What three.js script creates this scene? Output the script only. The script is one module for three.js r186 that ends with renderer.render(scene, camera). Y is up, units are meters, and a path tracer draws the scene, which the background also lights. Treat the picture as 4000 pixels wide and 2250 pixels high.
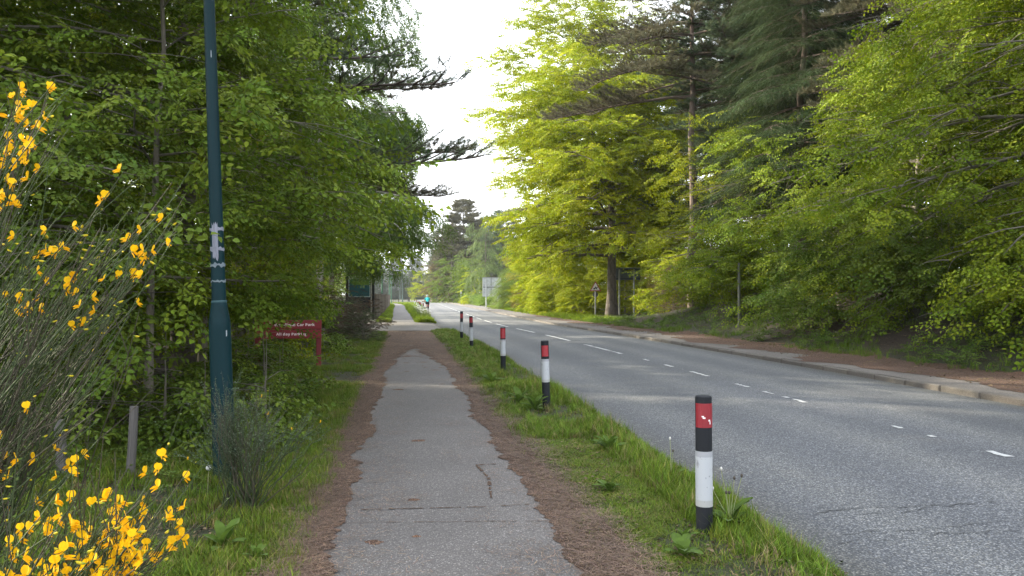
import * as THREE from 'three';
import { mergeGeometries } from 'three/addons/utils/BufferGeometryUtils.js';
import { MarchingCubes } from 'three/addons/objects/MarchingCubes.js';

// ------------------------------------------------------------------ camera, sky, sun, exposure
const scene = new THREE.Scene();
const EYE = 1.62;
const camera = new THREE.PerspectiveCamera(41.05, 1024 / 576, 0.05, 3000);
camera.position.set(0, EYE, 0);
camera.rotation.set(0.0100, 0, 0);
const SUN_AZ = 70 * Math.PI / 180, SUN_EL = 21 * Math.PI / 180;      // to the left of the view axis, above the horizon
const sunDir = new THREE.Vector3(-Math.sin(SUN_AZ) * Math.cos(SUN_EL), Math.sin(SUN_EL), -Math.cos(SUN_AZ) * Math.cos(SUN_EL));
{
  const W = 512, H = 256, data = new Float32Array(W * H * 4);
  for (let r = 0; r < H; r++) for (let c = 0; c < W; c++) {
    const up = ((r + 0.5) / H - 0.5) * Math.PI, ro = ((c + 0.5) / W - 0.5) * 2 * Math.PI;
    const x = Math.cos(ro) * Math.cos(up), y = Math.sin(up), z = Math.sin(ro) * Math.cos(up);
    const cs = x * sunDir.x + y * sunDir.y + z * sunDir.z, t = Math.pow(Math.max(0, y), 0.55);
    const g = 0.55 * Math.exp((cs - 1) * 3.0) + 0.9 * Math.exp((cs - 1) * 14);
    const o = (r * W + c) * 4, k = y < 0 ? 0.25 : 1;
    data[o] = k * (1.02 * (1 - t) + 0.66 * t + g * 0.8);
    data[o + 1] = k * (1.04 * (1 - t) + 0.73 * t + g * 0.76);
    data[o + 2] = k * (1.06 * (1 - t) + 0.84 * t + g * 0.66);
    data[o + 3] = 1;
  }
  const sky = new THREE.DataTexture(data, W, H, THREE.RGBAFormat, THREE.FloatType);
  sky.mapping = THREE.EquirectangularReflectionMapping; sky.magFilter = THREE.LinearFilter; sky.minFilter = THREE.LinearFilter; sky.needsUpdate = true;
  scene.background = sky; scene.environment = sky;
}
const sun = new THREE.DirectionalLight(new THREE.Color(1.0, 0.90, 0.70), 5.0);
sun.position.copy(sunDir).multiplyScalar(200).add(new THREE.Vector3(0, 0, -60));
sun.target.position.set(0, 0, -60);
sun.castShadow = true; sun.shadow.radius = 1.5; sun.shadow.mapSize.set(4096, 4096);
Object.assign(sun.shadow.camera, { left: -90, right: 90, top: 90, bottom: -90, near: 1, far: 500 });
scene.add(sun, sun.target);
scene.fog = new THREE.FogExp2(new THREE.Color(0.86, 0.92, 0.95), 0.00016);
const renderer = new THREE.WebGLRenderer({ antialias: true });
renderer.toneMapping = THREE.LinearToneMapping;
renderer.toneMappingExposure = 3.7;
renderer.shadowMap.enabled = true;

// ------------------------------------------------------------------ small helpers
function RNG(seed) { let s = seed >>> 0; const f = () => { s = (s + 0x6d2b79f5) | 0; let t = Math.imul(s ^ (s >>> 15), 1 | s); t = (t + Math.imul(t ^ (t >>> 7), 61 | t)) ^ t; return ((t ^ (t >>> 14)) >>> 0) / 4294967296; }; f.r = (a, b) => a + (b - a) * f(); f.pick = (a) => a[Math.floor(f() * a.length) % a.length]; return f; }
const V = (x, y, z) => new THREE.Vector3(x, y, z);
const lerp = (a, b, t) => a + (b - a) * t, clamp = (x, a, b) => Math.min(b, Math.max(a, x));
const smooth = (a, b, x) => { const t = clamp((x - a) / (b - a), 0, 1); return t * t * (3 - 2 * t); };
const hash2 = (x, y) => { let h = Math.imul(x | 0, 374761393) + Math.imul(y | 0, 668265263); h = Math.imul(h ^ (h >>> 13), 1274126177); return ((h ^ (h >>> 16)) >>> 0) / 4294967296; };
function vnoise(x, y, per = 0) {
  const ix = Math.floor(x), iy = Math.floor(y), fx = x - ix, fy = y - iy, u = fx * fx * (3 - 2 * fx), v = fy * fy * (3 - 2 * fy);
  const w = (a) => per ? ((a % per) + per) % per : a;
  return lerp(lerp(hash2(w(ix), w(iy)), hash2(w(ix + 1), w(iy)), u), lerp(hash2(w(ix), w(iy + 1)), hash2(w(ix + 1), w(iy + 1)), u), v);
}
const fbm = (x, y, oct = 4, per = 0) => { let s = 0, a = 0.5, n = 0; for (let i = 0; i < oct; i++) { s += a * vnoise(x + i * 17.3 * (per ? 0 : 1), y, per); n += a; a *= 0.5; x *= 2; y *= 2; per *= 2; } return s / n; };
const used = new Map();
function numbered(name) { const n = used.get(name) ?? 0; used.set(name, n + 1); return n ? name + '_' + String(n).padStart(3, '0') : name; }
function tag(o, label, category, group, kind) { if (label) o.userData.label = label; if (category) o.userData.category = category; if (group) o.userData.group = group; if (kind) o.userData.kind = kind; return o; }
function thing(name, label, category, pos = [0, 0, 0], turn = 0, group) { const o = new THREE.Group(); o.name = numbered(name); o.position.set(...pos); o.rotation.y = turn; scene.add(o); return tag(o, label, category, group); }
function put(name, geo, mat, parent) { const m = new THREE.Mesh(geo, mat); m.name = parent ? name : numbered(name); m.castShadow = m.receiveShadow = true; (parent ?? scene).add(m); return m; }
function copyOf(src, label, pos, turn = 0) { const c = src.clone(); c.name = numbered(src.name.replace(/_\d{3}$/, '')); c.position.set(...pos); c.rotation.y = turn; c.userData = { ...src.userData }; if (label) c.userData.label = label; scene.add(c); return c; }

class MB {                                                             // collects faces, then makes ONE mesh
  constructor() { this.p = []; this.n = []; this.u = []; this.c = []; this.i = []; }
  v(p, n, u, w, c) { this.p.push(p.x, p.y, p.z); this.n.push(n.x, n.y, n.z); this.u.push(u, w); if (c) this.c.push(c[0], c[1], c[2]); else this.c.push(1, 1, 1); return this.p.length / 3 - 1; }
  tri(a, b, c, col) { const n = b.clone().sub(a).cross(c.clone().sub(a)).normalize(); const k = this.v(a, n, a.x, a.z, col); this.v(b, n, b.x, b.z, col); this.v(c, n, c.x, c.z, col); this.i.push(k, k + 1, k + 2); }
  quad(a, b, c, d, col, uv = [0, 0, 1, 1]) { const n = b.clone().sub(a).cross(d.clone().sub(a)).normalize(); const k = this.v(a, n, uv[0], uv[1], col); this.v(b, n, uv[2], uv[1], col); this.v(c, n, uv[2], uv[3], col); this.v(d, n, uv[0], uv[3], col); this.i.push(k, k + 1, k + 2, k, k + 2, k + 3); }
  tube(pts, rad, sides = 6, col, cap = false, uTimes = 1) {
    let T = null, N = null, base = -1, len = 0; const P = V(0, 0, 0);
    for (let k = 0; k < pts.length; k++) {
      T = (pts[Math.min(k + 1, pts.length - 1)]).clone().sub(pts[Math.max(k - 1, 0)]).normalize();
      if (!N) { N = Math.abs(T.y) < 0.9 ? V(0, 1, 0) : V(1, 0, 0); }
      N = N.clone().sub(T.clone().multiplyScalar(N.dot(T))).normalize();
      const B = T.clone().cross(N); if (k) len += pts[k].distanceTo(pts[k - 1]);
      const r = typeof rad === 'number' ? rad : rad[k], cc = typeof col === 'function' ? col(k / (pts.length - 1), pts[k]) : col;
      const b = this.p.length / 3;
      for (let s = 0; s <= sides; s++) { const a = s / sides * 2 * Math.PI, n = N.clone().multiplyScalar(Math.cos(a)).addScaledVector(B, Math.sin(a)); P.copy(pts[k]).addScaledVector(n, r); this.v(P, n, s / sides * uTimes, len, cc); }
      if (base >= 0) for (let s = 0; s < sides; s++) this.i.push(base + s, b + s + 1, b + s, base + s, base + s + 1, b + s + 1);
      base = b;
    }
    if (cap) { for (const [k, sg] of [[0, -1], [pts.length - 1, 1]]) { const r = typeof rad === 'number' ? rad : rad[k]; const t = (k ? pts[k].clone().sub(pts[k - 1]) : pts[1].clone().sub(pts[0])).normalize(); const a0 = this.v(pts[k], t.clone().multiplyScalar(sg), 0.5, 0.5, typeof col === 'function' ? col(k ? 1 : 0, pts[k]) : col); let NN = Math.abs(t.y) < 0.9 ? V(0, 1, 0) : V(1, 0, 0); NN = NN.sub(t.clone().multiplyScalar(NN.dot(t))).normalize(); const BB = t.clone().cross(NN); const st = this.p.length / 3; for (let s = 0; s <= sides; s++) { const a = s / sides * 2 * Math.PI; this.v(pts[k].clone().addScaledVector(NN, r * Math.cos(a)).addScaledVector(BB, r * Math.sin(a)), t.clone().multiplyScalar(sg), 0.5, 0.5, typeof col === 'function' ? col(k ? 1 : 0, pts[k]) : col); } for (let s = 0; s < sides; s++) sg > 0 ? this.i.push(a0, st + s, st + s + 1) : this.i.push(a0, st + s + 1, st + s); } }
    return this;
  }
  box(cx, cy, cz, sx, sy, sz, col, ch = 0) {                            // chamfered box
    const x = sx / 2, y = sy / 2, z = sz / 2;
    if (!ch) { const c = (a, b, d) => V(cx + a * x, cy + b * y, cz + d * z); this.quad(c(-1, -1, 1), c(1, -1, 1), c(1, 1, 1), c(-1, 1, 1), col, [0, 0, sx, sy]); this.quad(c(1, -1, -1), c(-1, -1, -1), c(-1, 1, -1), c(1, 1, -1), col, [0, 0, sx, sy]); this.quad(c(1, -1, 1), c(1, -1, -1), c(1, 1, -1), c(1, 1, 1), col, [0, 0, sz, sy]); this.quad(c(-1, -1, -1), c(-1, -1, 1), c(-1, 1, 1), c(-1, 1, -1), col, [0, 0, sz, sy]); this.quad(c(-1, 1, 1), c(1, 1, 1), c(1, 1, -1), c(-1, 1, -1), col, [0, 0, sx, sz]); this.quad(c(-1, -1, -1), c(1, -1, -1), c(1, -1, 1), c(-1, -1, 1), col, [0, 0, sx, sz]); return this; }
    const pr = (a, b, d) => { const q = []; for (const [i, s] of [[0, a], [1, b], [2, d]]) { const w = [x, y, z].map((h, j) => (j === i ? h : h - ch)); q.push(V(cx + a * w[0], cy + b * w[1], cz + d * w[2])); } return q; };
    const C = {}; for (const a of [-1, 1]) for (const b of [-1, 1]) for (const d of [-1, 1]) C[[a, b, d]] = pr(a, b, d);
    const f = (ax, k) => { const o = [0, 1, 2].filter((j) => j !== ax), mk = (p, q) => { const s = [0, 0, 0]; s[ax] = k; s[o[0]] = p; s[o[1]] = q; return C[s][ax]; }; const L = [mk(-1, -1), mk(1, -1), mk(1, 1), mk(-1, 1)]; const n = L[1].clone().sub(L[0]).cross(L[3].clone().sub(L[0])); const out = [0, 0, 0]; out[ax] = k; const uvs = [[sx, sy, sz][o[0]], [sx, sy, sz][o[1]]]; if (n.dot(V(...out)) < 0) this.quad(L[3], L[2], L[1], L[0], col, [0, 0, uvs[0], uvs[1]]); else this.quad(L[0], L[1], L[2], L[3], col, [0, 0, uvs[0], uvs[1]]); };
    for (let ax = 0; ax < 3; ax++) { f(ax, 1); f(ax, -1); }
    const orient = (P, dir, fn) => { const n = P[1].clone().sub(P[0]).cross(P[2].clone().sub(P[0])); if (n.dot(dir) < 0) P.reverse(); fn(P); };
    for (let ax = 0; ax < 3; ax++) { const o = [0, 1, 2].filter((j) => j !== ax); for (const p of [-1, 1]) for (const q of [-1, 1]) { const mk = (e) => { const s = [0, 0, 0]; s[ax] = e; s[o[0]] = p; s[o[1]] = q; return C[s]; }; const A = mk(-1), B = mk(1), dir = [0, 0, 0]; dir[o[0]] = p; dir[o[1]] = q; orient([A[o[0]], B[o[0]], B[o[1]], A[o[1]]], V(...dir), (P) => this.quad(P[0], P[1], P[2], P[3], col, [0, 0, ch, [sx, sy, sz][ax]])); } }
    for (const key of Object.keys(C)) { const s = key.split(',').map(Number); orient([C[key][0], C[key][1], C[key][2]], V(...s), (P) => this.tri(P[0], P[1], P[2], col)); }
    return this;
  }
  geo() { const g = new THREE.BufferGeometry(); g.setAttribute('position', new THREE.Float32BufferAttribute(this.p, 3)); g.setAttribute('normal', new THREE.Float32BufferAttribute(this.n, 3)); g.setAttribute('uv', new THREE.Float32BufferAttribute(this.u, 2)); g.setAttribute('color', new THREE.Float32BufferAttribute(this.c, 3)); g.setIndex(this.i); return g; }
  build(name, mat, parent) { return put(name, this.geo(), mat, parent); }
}
function instances(name, geo, mat, list, parent) {
  const m = new THREE.InstancedMesh(geo, mat, list.length), col = new THREE.Color(); m.name = parent ? name : numbered(name); m.castShadow = m.receiveShadow = true;
  list.forEach((e, i) => { m.setMatrixAt(i, e.m); m.setColorAt(i, col.setRGB(...e.c)); }); (parent ?? scene).add(m); return m;
}
let N_INST = 0;

// ------------------------------------------------------------------ textures (surface grain only)
function canvasTex(w, h, draw, srgb = true, rep = 1) { const c = document.createElement('canvas'); c.width = w; c.height = h; draw(c.getContext('2d'), w, h); const t = new THREE.CanvasTexture(c); t.wrapS = t.wrapT = THREE.RepeatWrapping; if (srgb) t.colorSpace = THREE.SRGBColorSpace; t.repeat.set(rep, rep); return t; }
function wrapDraw(ctx, w, h, x, y, r, f) { for (const dx of [-w, 0, w]) for (const dy of [-h, 0, h]) if (x + dx > -r && x + dx < w + r && y + dy > -r && y + dy < h + r) { ctx.save(); ctx.translate(x + dx, y + dy); f(ctx); ctx.restore(); } }
function chipped(seed, w, bg, tones, n, r0, r1) { return (ctx) => { const R = RNG(seed); ctx.fillStyle = bg; ctx.fillRect(0, 0, w, w); for (let i = 0; i < n; i++) { const x = R() * w, y = R() * w, r = R.r(r0, r1), t = R.pick(tones), a = R() * 6.3, k = R.r(0.55, 1); ctx.globalAlpha = R.r(0.5, 1); ctx.fillStyle = t; wrapDraw(ctx, w, w, x, y, r, (c) => { c.rotate(a); c.beginPath(); c.moveTo(-r, -r * k * 0.5); c.lineTo(0, -r * k); c.lineTo(r, -r * 0.3 * k); c.lineTo(r * 0.6, r * k); c.lineTo(-r * 0.7, r * 0.8 * k); c.fill(); }); } ctx.globalAlpha = 1; }; }
function strokes(seed, w, bg, tones, n, l0, l1, lw) { return (ctx) => { const R = RNG(seed); ctx.fillStyle = bg; ctx.fillRect(0, 0, w, w); for (let i = 0; i < n; i++) { const x = R() * w, y = R() * w, l = R.r(l0, l1), a = R() * 6.3, bend = R.r(-0.25, 0.25) * l; ctx.strokeStyle = R.pick(tones); ctx.globalAlpha = R.r(0.5, 1); ctx.lineWidth = R.r(0.6, 1.3) * lw; wrapDraw(ctx, w, w, x, y, l, (c) => { c.rotate(a); c.beginPath(); c.moveTo(-l / 2, 0); c.quadraticCurveTo(0, bend, l / 2, 0); c.stroke(); }); } ctx.globalAlpha = 1; }; }
const asphaltTones = ['#8a8a8c', '#6f6f72', '#a3a2a0', '#525357', '#45464a', '#b6b4b0', '#827e76', '#62646a', '#aeb0b4', '#3c3d40', '#c6c4bf'];
const T = {};
T.road = canvasTex(1024, 1024, chipped(11, 1024, '#5f6165', asphaltTones, 60000, 1.2, 4.4));
T.roadBump = canvasTex(1024, 1024, chipped(11, 1024, '#404040', ['#909090', '#b0b0b0', '#707070', '#d0d0d0', '#606060', '#ffffff', '#888888', '#505050', '#c0c0c0', '#303030'], 62000, 1.2, 4.2), false);
T.path = canvasTex(1024, 1024, chipped(23, 1024, '#6f6b69', ['#8a8683', '#767270', '#9a9693', '#625f5e', '#b3aeaa', '#7b736c', '#84807d', '#504e4e', '#8f8b87', '#c2beb9'], 70000, 0.9, 3.0));
T.needles = canvasTex(1024, 1024, strokes(31, 1024, '#42342b', ['#7a604d', '#8c705a', '#5a4739', '#35291f', '#a88f78', '#6a5241', '#241c17', '#947a66', '#c0aa92', '#6f5746'], 13000, 16, 64, 2.6));
T.needlesBump = canvasTex(1024, 1024, strokes(31, 1024, '#202020', ['#909090', '#b0b0b0', '#606060', '#404040', '#d0d0d0', '#808080', '#303030', '#a0a0a0', '#ffffff', '#707070'], 13000, 16, 64, 2.6), false);
T.soil = canvasTex(1024, 1024, (ctx, w) => { strokes(41, w, '#8c8c8c', ['#a8a8a8', '#707070', '#5c5c5c', '#c0c0c0', '#989898', '#4c4c4c', '#b6b6b6'], 9000, 8, 46, 3)(ctx); const R = RNG(7); for (let i = 0; i < 2600; i++) { const x = R() * w, y = R() * w, r = R.r(3, 11), a = R() * 6, g = Math.floor(R.r(60, 215)); ctx.globalAlpha = R.r(0.3, 0.8); ctx.fillStyle = `rgb(${g},${g},${g})`; wrapDraw(ctx, w, w, x, y, r, (c) => { c.rotate(a); c.beginPath(); c.ellipse(0, 0, r, r * 0.55, 0, 0, 6.3); c.fill(); }); } ctx.globalAlpha = 1; });
const noiseTex = (size, per, oct, f, srgb = false) => { const d = new Uint8Array(size * size * 4); for (let y = 0; y < size; y++) for (let x = 0; x < size; x++) { const c = f(x / size, y / size, (px, py, o = oct) => fbm(px, py, o, 0)), o = (y * size + x) * 4; d[o] = clamp(c[0], 0, 1) * 255; d[o + 1] = clamp(c[1], 0, 1) * 255; d[o + 2] = clamp(c[2], 0, 1) * 255; d[o + 3] = 255; } const t = new THREE.DataTexture(d, size, size); t.wrapS = t.wrapT = THREE.RepeatWrapping; t.magFilter = THREE.LinearFilter; t.minFilter = THREE.LinearMipmapLinearFilter; if (srgb) t.colorSpace = THREE.SRGBColorSpace; t.needsUpdate = true; return t; };
T.bark = noiseTex(512, 8, 4, (x, y) => { const a = vnoise(x * 14, y * 3, 0) * 0.5 + fbm(x * 28 % 28, y * 7, 4, 28) * 0.7, v = 0.35 + 0.75 * Math.pow(clamp(a, 0, 1), 1.3); return [v, v * 0.98, v * 0.95]; });
T.wood = noiseTex(512, 8, 4, (x, y) => { const g = fbm(x * 40, y * 2.5, 4, 0), v = 0.6 + 0.5 * (g - 0.5) + 0.18 * (fbm(x * 5, y * 5, 3) - 0.5); return [v, v, v]; });
T.grime = noiseTex(512, 8, 5, (x, y) => { const v = 0.72 + 0.5 * (fbm(x * 8, y * 8, 5, 8) - 0.42); return [v, v, v]; });

// ------------------------------------------------------------------ materials
const std = (o) => new THREE.MeshStandardMaterial({ roughness: 0.9, vertexColors: true, ...o });
const leafMat = (name, t = 0.45, sp = 0.18) => { const m = new THREE.MeshPhysicalMaterial({ color: 0xffffff, roughness: 0.72, transmission: t, thickness: 0, vertexColors: true, side: THREE.DoubleSide, specularIntensity: sp }); m.name = name; return m; };
const M = {
  road: std({ map: T.road, bumpMap: T.roadBump, bumpScale: 0.0026, roughness: 0.86 }),
  path: std({ map: T.path, bumpMap: T.roadBump, bumpScale: 0.003, roughness: 0.92 }),
  needles: std({ map: T.needles, bumpMap: T.needlesBump, bumpScale: 0.008, roughness: 1 }),
  soil: std({ map: T.soil, bumpMap: T.soil, bumpScale: 0.02, roughness: 1 }),
  bark: std({ map: T.bark, bumpMap: T.bark, bumpScale: 0.03, roughness: 0.95 }),
  leaf: leafMat('leaf', 0.5), needle: leafMat('needle', 0.12), blade: leafMat('blade', 0.35), petal: leafMat('petal', 0.35),
  stem: std({ roughness: 0.8 }),
  paint: std({ map: T.grime, roughness: 0.55 }), matt: std({ map: T.grime, roughness: 0.8 }),
  metal: std({ map: T.grime, metalness: 0.6, roughness: 0.5 }), lamp: new THREE.MeshPhysicalMaterial({ roughness: 0.5, map: T.grime, vertexColors: true, specularIntensity: 0.22 }),
  wood: std({ map: T.wood, bumpMap: T.wood, bumpScale: 0.006, roughness: 0.9 }),
  kerb: std({ map: T.path, bumpMap: T.roadBump, bumpScale: 0.004, roughness: 0.95 }),
  white: std({ map: T.grime, roughness: 0.75 }), cloth: std({ roughness: 0.9 }),
};

// ------------------------------------------------------------------ the lie of the land: curves over distance d from the camera
function table(pts) { const n = pts.length, m = pts.map((p, i) => { const a = pts[Math.max(0, i - 1)], b = pts[Math.min(n - 1, i + 1)]; return (b[1] - a[1]) / (b[0] - a[0]); }); return (d) => { let i = 0; while (i < n - 2 && d > pts[i + 1][0]) i++; const [x0, y0] = pts[i], [x1, y1] = pts[i + 1], h = x1 - x0, t = (d - x0) / h; if (t < 0) return y0 + m[i] * (d - x0); if (t > 1) return y1 + m[i + 1] * (d - x1); const t2 = t * t, t3 = t2 * t; return (2 * t3 - 3 * t2 + 1) * y0 + (t3 - 2 * t2 + t) * h * m[i] + (-2 * t3 + 3 * t2) * y1 + (t3 - t2) * h * m[i + 1]; }; }
const roadLeft = table([[-30, 3.6], [-10, 2.9], [0, 2.22], [4.45, 1.85], [7.2, 1.53], [10.9, 1.03], [18.3, 0.02], [29.5, -1.75], [43.5, -4.3], [68, -7.5], [101, -11.6], [131, -15.4], [168, -20.2], [200, -25], [285, -40], [340, -56], [420, -92], [600, -210]]);
const pathMid = table([[-30, 1.3], [-10, 0.9], [0, 0.26], [4.45, -0.33], [10.9, -1.24], [19.9, -2.45], [33.6, -4.45], [45, -6.35], [58, -8.3], [87, -12.7], [120, -17.6], [145, -22], [165, -28], [200, -46], [260, -90]]);
const ROAD_W = 6.5;
const roadRight = (d) => roadLeft(d) + ROAD_W;
const DRIVE = [34.2, 44.6];
const inDrive = (d, soft = 0.5) => smooth(DRIVE[0] - soft, DRIVE[0] + soft, d) * (1 - smooth(DRIVE[1] - soft, DRIVE[1] + soft, d));
function groundH(x, d) {
  const s = x - roadLeft(d);
  if (s >= 0 && s <= ROAD_W) return -0.02 + 0.05 * Math.sin(s / ROAD_W * Math.PI);
  if (s > ROAD_W) {
    const u = s - ROAD_W, H = lerp(1.75, 0.12, smooth(30, 50, d));
    return 0.09 + H * smooth(2.4, 6.8, u) + smooth(2, 4, u) * 0.22 * (fbm(x * 0.7, d * 0.7, 3) - 0.5) + smooth(2, 3, u) * 0.10 * (fbm(x * 3, d * 3, 2) - 0.5) + smooth(9, 60, u) * 2.0;
  }
  const q = x - pathMid(d), dr = inDrive(d);
  let h = 0.05;
  if (q > 0.75) h += (1 - dr) * (0.075 * smooth(0.75, 1.15, q) * smooth(-0.02, -0.35, s) * (0.5 + fbm(x * 2.2, d * 2.2, 2)) - 0.05 * smooth(-0.25, 0, s));
  if (q < -0.75) h += (1 - dr) * (0.22 * smooth(0.75, 4.5, -q) + smooth(0.8, 2, -q) * 0.14 * (fbm(x * 1.4, d * 1.4, 3) - 0.5)) + smooth(8, 60, -q) * 0.8;
  if (dr > 0) h = lerp(h, 0.012, dr * smooth(-0.02, 0.02, -s + 0.02));
  return h;
}
const G = (x, d, up = 0) => V(x, groundH(x, d) + up, -d);
const rows = (a, b, f) => { const r = [a]; while (r[r.length - 1] < b) r.push(r[r.length - 1] + f(r[r.length - 1])); r[r.length - 1] = b; return r; };
function sheet(ds, cols, pos, colour, uvs = 0.5) {                      // a sheet over d and a lateral coordinate
  const nr = ds.length, nc = cols.length, p = [], u = [], c = [], idx = [];
  for (const d of ds) for (const k of cols) { const v = pos(k, d); p.push(v.x, v.y, v.z); u.push(v.x * uvs, -v.z * uvs); c.push(...colour(k, d, v)); }
  for (let i = 0; i < nr - 1; i++) for (let j = 0; j < nc - 1; j++) { const a = i * nc + j; idx.push(a, a + 1, a + nc + 1, a, a + nc + 1, a + nc); }
  const g = new THREE.BufferGeometry(); g.setAttribute('position', new THREE.Float32BufferAttribute(p, 3)); g.setAttribute('uv', new THREE.Float32BufferAttribute(u, 2)); g.setAttribute('color', new THREE.Float32BufferAttribute(c, 3)); g.setIndex(idx); g.computeVertexNormals(); return g;
}
const span = (a, b, n) => Array.from({ length: n + 1 }, (_, i) => a + (b - a) * i / n);
const dRows = rows(-25, 700, (d) => clamp(Math.abs(d) * 0.035, 0.22, 16));
const mix3 = (a, b, t) => [lerp(a[0], b[0], t), lerp(a[1], b[1], t), lerp(a[2], b[2], t)];
const C = { floor: [0.085, 0.058, 0.036], moss: [0.10, 0.115, 0.035], litter: [0.13, 0.08, 0.05], lawn: [0.10, 0.14, 0.035] };

// road
{
  const g = sheet(dRows, span(-0.04, ROAD_W, 26), (s, d) => { const x = roadLeft(d) + s; return V(x, (s < 0 ? -0.03 : 0) + 0.05 * Math.sin(clamp(s, 0, 9) / ROAD_W * Math.PI) + 0.004 * (fbm(x * 0.8, d * 0.8, 2) - 0.5), -d); }, (s, d, v) => {
    const track = Math.max(...[0.95, 2.45, 4.05, 5.55].map((t) => Math.exp(-((s - t) ** 2) / 0.13))), n = fbm(v.x * 0.35 + 9, d * 0.12, 4) - 0.5, edge = smooth(0.55, 0.05, s) + smooth(ROAD_W - 0.5, ROAD_W - 0.02, s);
    const patch = 0.05 * (smooth(0.5, 0.53, fbm(s * 0.5 + 3, d * 0.16 + 7, 2)) - 0.5), k = 0.40 + 0.13 * track + 0.24 * n - 0.07 * edge + patch, warm = 0.05 * track + 0.12 * edge; return [k * (0.98 + warm), k * (1.0 + warm * 0.5), k * (1.06 - warm)];
  });
  const r = tag(put('road', g, M.road), 'grey worn asphalt road curving away to the left', 'road', null, 'structure');
  // centre line and edge paint remnants
  const R = RNG(77), fragment = (s0, s1, d0, d1, worn) => {
    const mb = new MB(), n = Math.max(2, Math.ceil((d1 - d0) / (worn ? 0.16 : 0.45))), col = worn ? [0.5, 0.5, 0.49] : [0.6, 0.6, 0.58], ed = span(d0, d1, n);
    const pt = (s, d) => V(roadLeft(d) + s, 0.05 * Math.sin(s / ROAD_W * Math.PI) + 0.006, -d);
    for (let i = 0; i < n; i++) { if (worn && R() < 0.12) continue; const j = () => (worn ? R.r(-0.022, 0.022) : R.r(-0.006, 0.006)); const a = j(), b = j(); mb.quad(pt(s0 + a, ed[i]), pt(s1 + b, ed[i]), pt(s1 + j(), ed[i + 1]), pt(s0 + j(), ed[i + 1]), col); }
    return mb;
  };
  for (let d = 20.8; d < 330; d += 6) { const f = fragment(3.26, 3.36, d, d + 3.9, d < 23).build('centre_line', M.white, r); f.receiveShadow = true; }
  for (const [d0, d1, w] of [[15.0, 15.9, 0.1], [17.0, 17.5, 0.1], [13.2, 13.7, 0.07], [12.3, 12.6, 0.06], [11.3, 11.95, 0.1], [9.1, 9.28, 0.09], [8.55, 8.75, 0.1], [7.5, 7.78, 0.12], [6.9, 7.0, 0.05], [18.6, 19.0, 0.09], [16.2, 16.4, 0.05]]) fragment(3.3, 3.3 + w * 0.75, d0, d1, true).build('centre_line_remnant', M.white, r);
  for (const [s, d0, d1, w] of [[0.12, 7.0, 7.07, 0.05], [0.14, 4.66, 4.72, 0.03], [0.12, 29.5, 33.4, 0.09], [0.12, 46, 52, 0.09], [0.1, 27, 28.6, 0.08]]) fragment(s, s + w, d0, d1, d0 < 10).build('edge_line_remnant', M.white, r);
  // tar cracks
  const crack = (pts, w) => { const mb = new MB(), q = []; for (let i = 0; i < pts.length - 1; i++) for (let k = 0; k < 7; k++) { const t = k / 7; q.push([lerp(pts[i][0], pts[i + 1][0], t) + R.r(-0.03, 0.03), lerp(pts[i][1], pts[i + 1][1], t) + R.r(-0.035, 0.035)]); } q.push(pts[pts.length - 1]);
    for (let i = 0; i < q.length - 1; i++) { const y = (x, d) => 0.05 * Math.sin(clamp((x - roadLeft(d)) / ROAD_W, 0, 1) * Math.PI) + 0.006, ww = w * R.r(0.15, 0.8), a = q[i], b = q[i + 1]; if (R() < 0.12) continue; mb.quad(V(a[0], y(a[0], a[1] - ww), -(a[1] - ww)), V(b[0], y(b[0], b[1] - ww), -(b[1] - ww)), V(b[0], y(b[0], b[1] + ww), -(b[1] + ww)), V(a[0], y(a[0], a[1] + ww), -(a[1] + ww)), [0.05, 0.05, 0.052]); } mb.build('tar_crack', M.stem, r); };
  crack([[2.25, 5.72], [2.7, 5.8], [3.2, 5.82], [3.7, 5.9]], 0.012); crack([[2.5, 5.66], [3.0, 5.7], [3.25, 5.86]], 0.009); crack([[2.2, 5.2], [2.9, 5.3], [3.6, 5.46], [4.4, 5.72], [5.2, 6.0]], 0.008); crack([[2.1, 5.02], [2.8, 5.16], [3.4, 5.2]], 0.008); crack([[-2.4, 31.6], [-0.5, 31.9], [1.8, 31.2], [4.2, 31.5]], 0.05);
}
// ground: left and right of the road in one colour scheme
const groundColour = (x, d) => {
  const s = x - roadLeft(d), n = fbm(x * 1.1, d * 1.1, 4), n2 = fbm(x * 0.3 + 40, d * 0.3, 3);
  if (s > ROAD_W) { const u = s - ROAD_W; let c = mix3(C.floor, C.litter, n); const green = smooth(1.9, 2.6, u) * (1 - smooth(4.6, 6.4, u)) * smooth(0.42, 0.6, n2 + 0.25 * n); c = mix3(c, C.moss, green * 0.8); if (d > 46) c = mix3(c, C.lawn, smooth(1.7, 2.2, u) * (1 - smooth(3.4, 5, u)) * 0.8); return c; }
  const q = x - pathMid(d);
  if (q > 0.7) return mix3(mix3(C.litter, C.floor, n), C.moss, smooth(0.95, 1.25, q + 0.3 * (n - 0.5)) * (1 - smooth(-0.16, -0.02, s)));
  const v = -q; let c = mix3(C.floor, C.litter, n * 0.8); c = mix3(c, C.moss, smooth(1.05, 1.35, v + 0.4 * (n - 0.5)) * (1 - smooth(2.4, 4.4, v)) * 0.9); return c;
};
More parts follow.
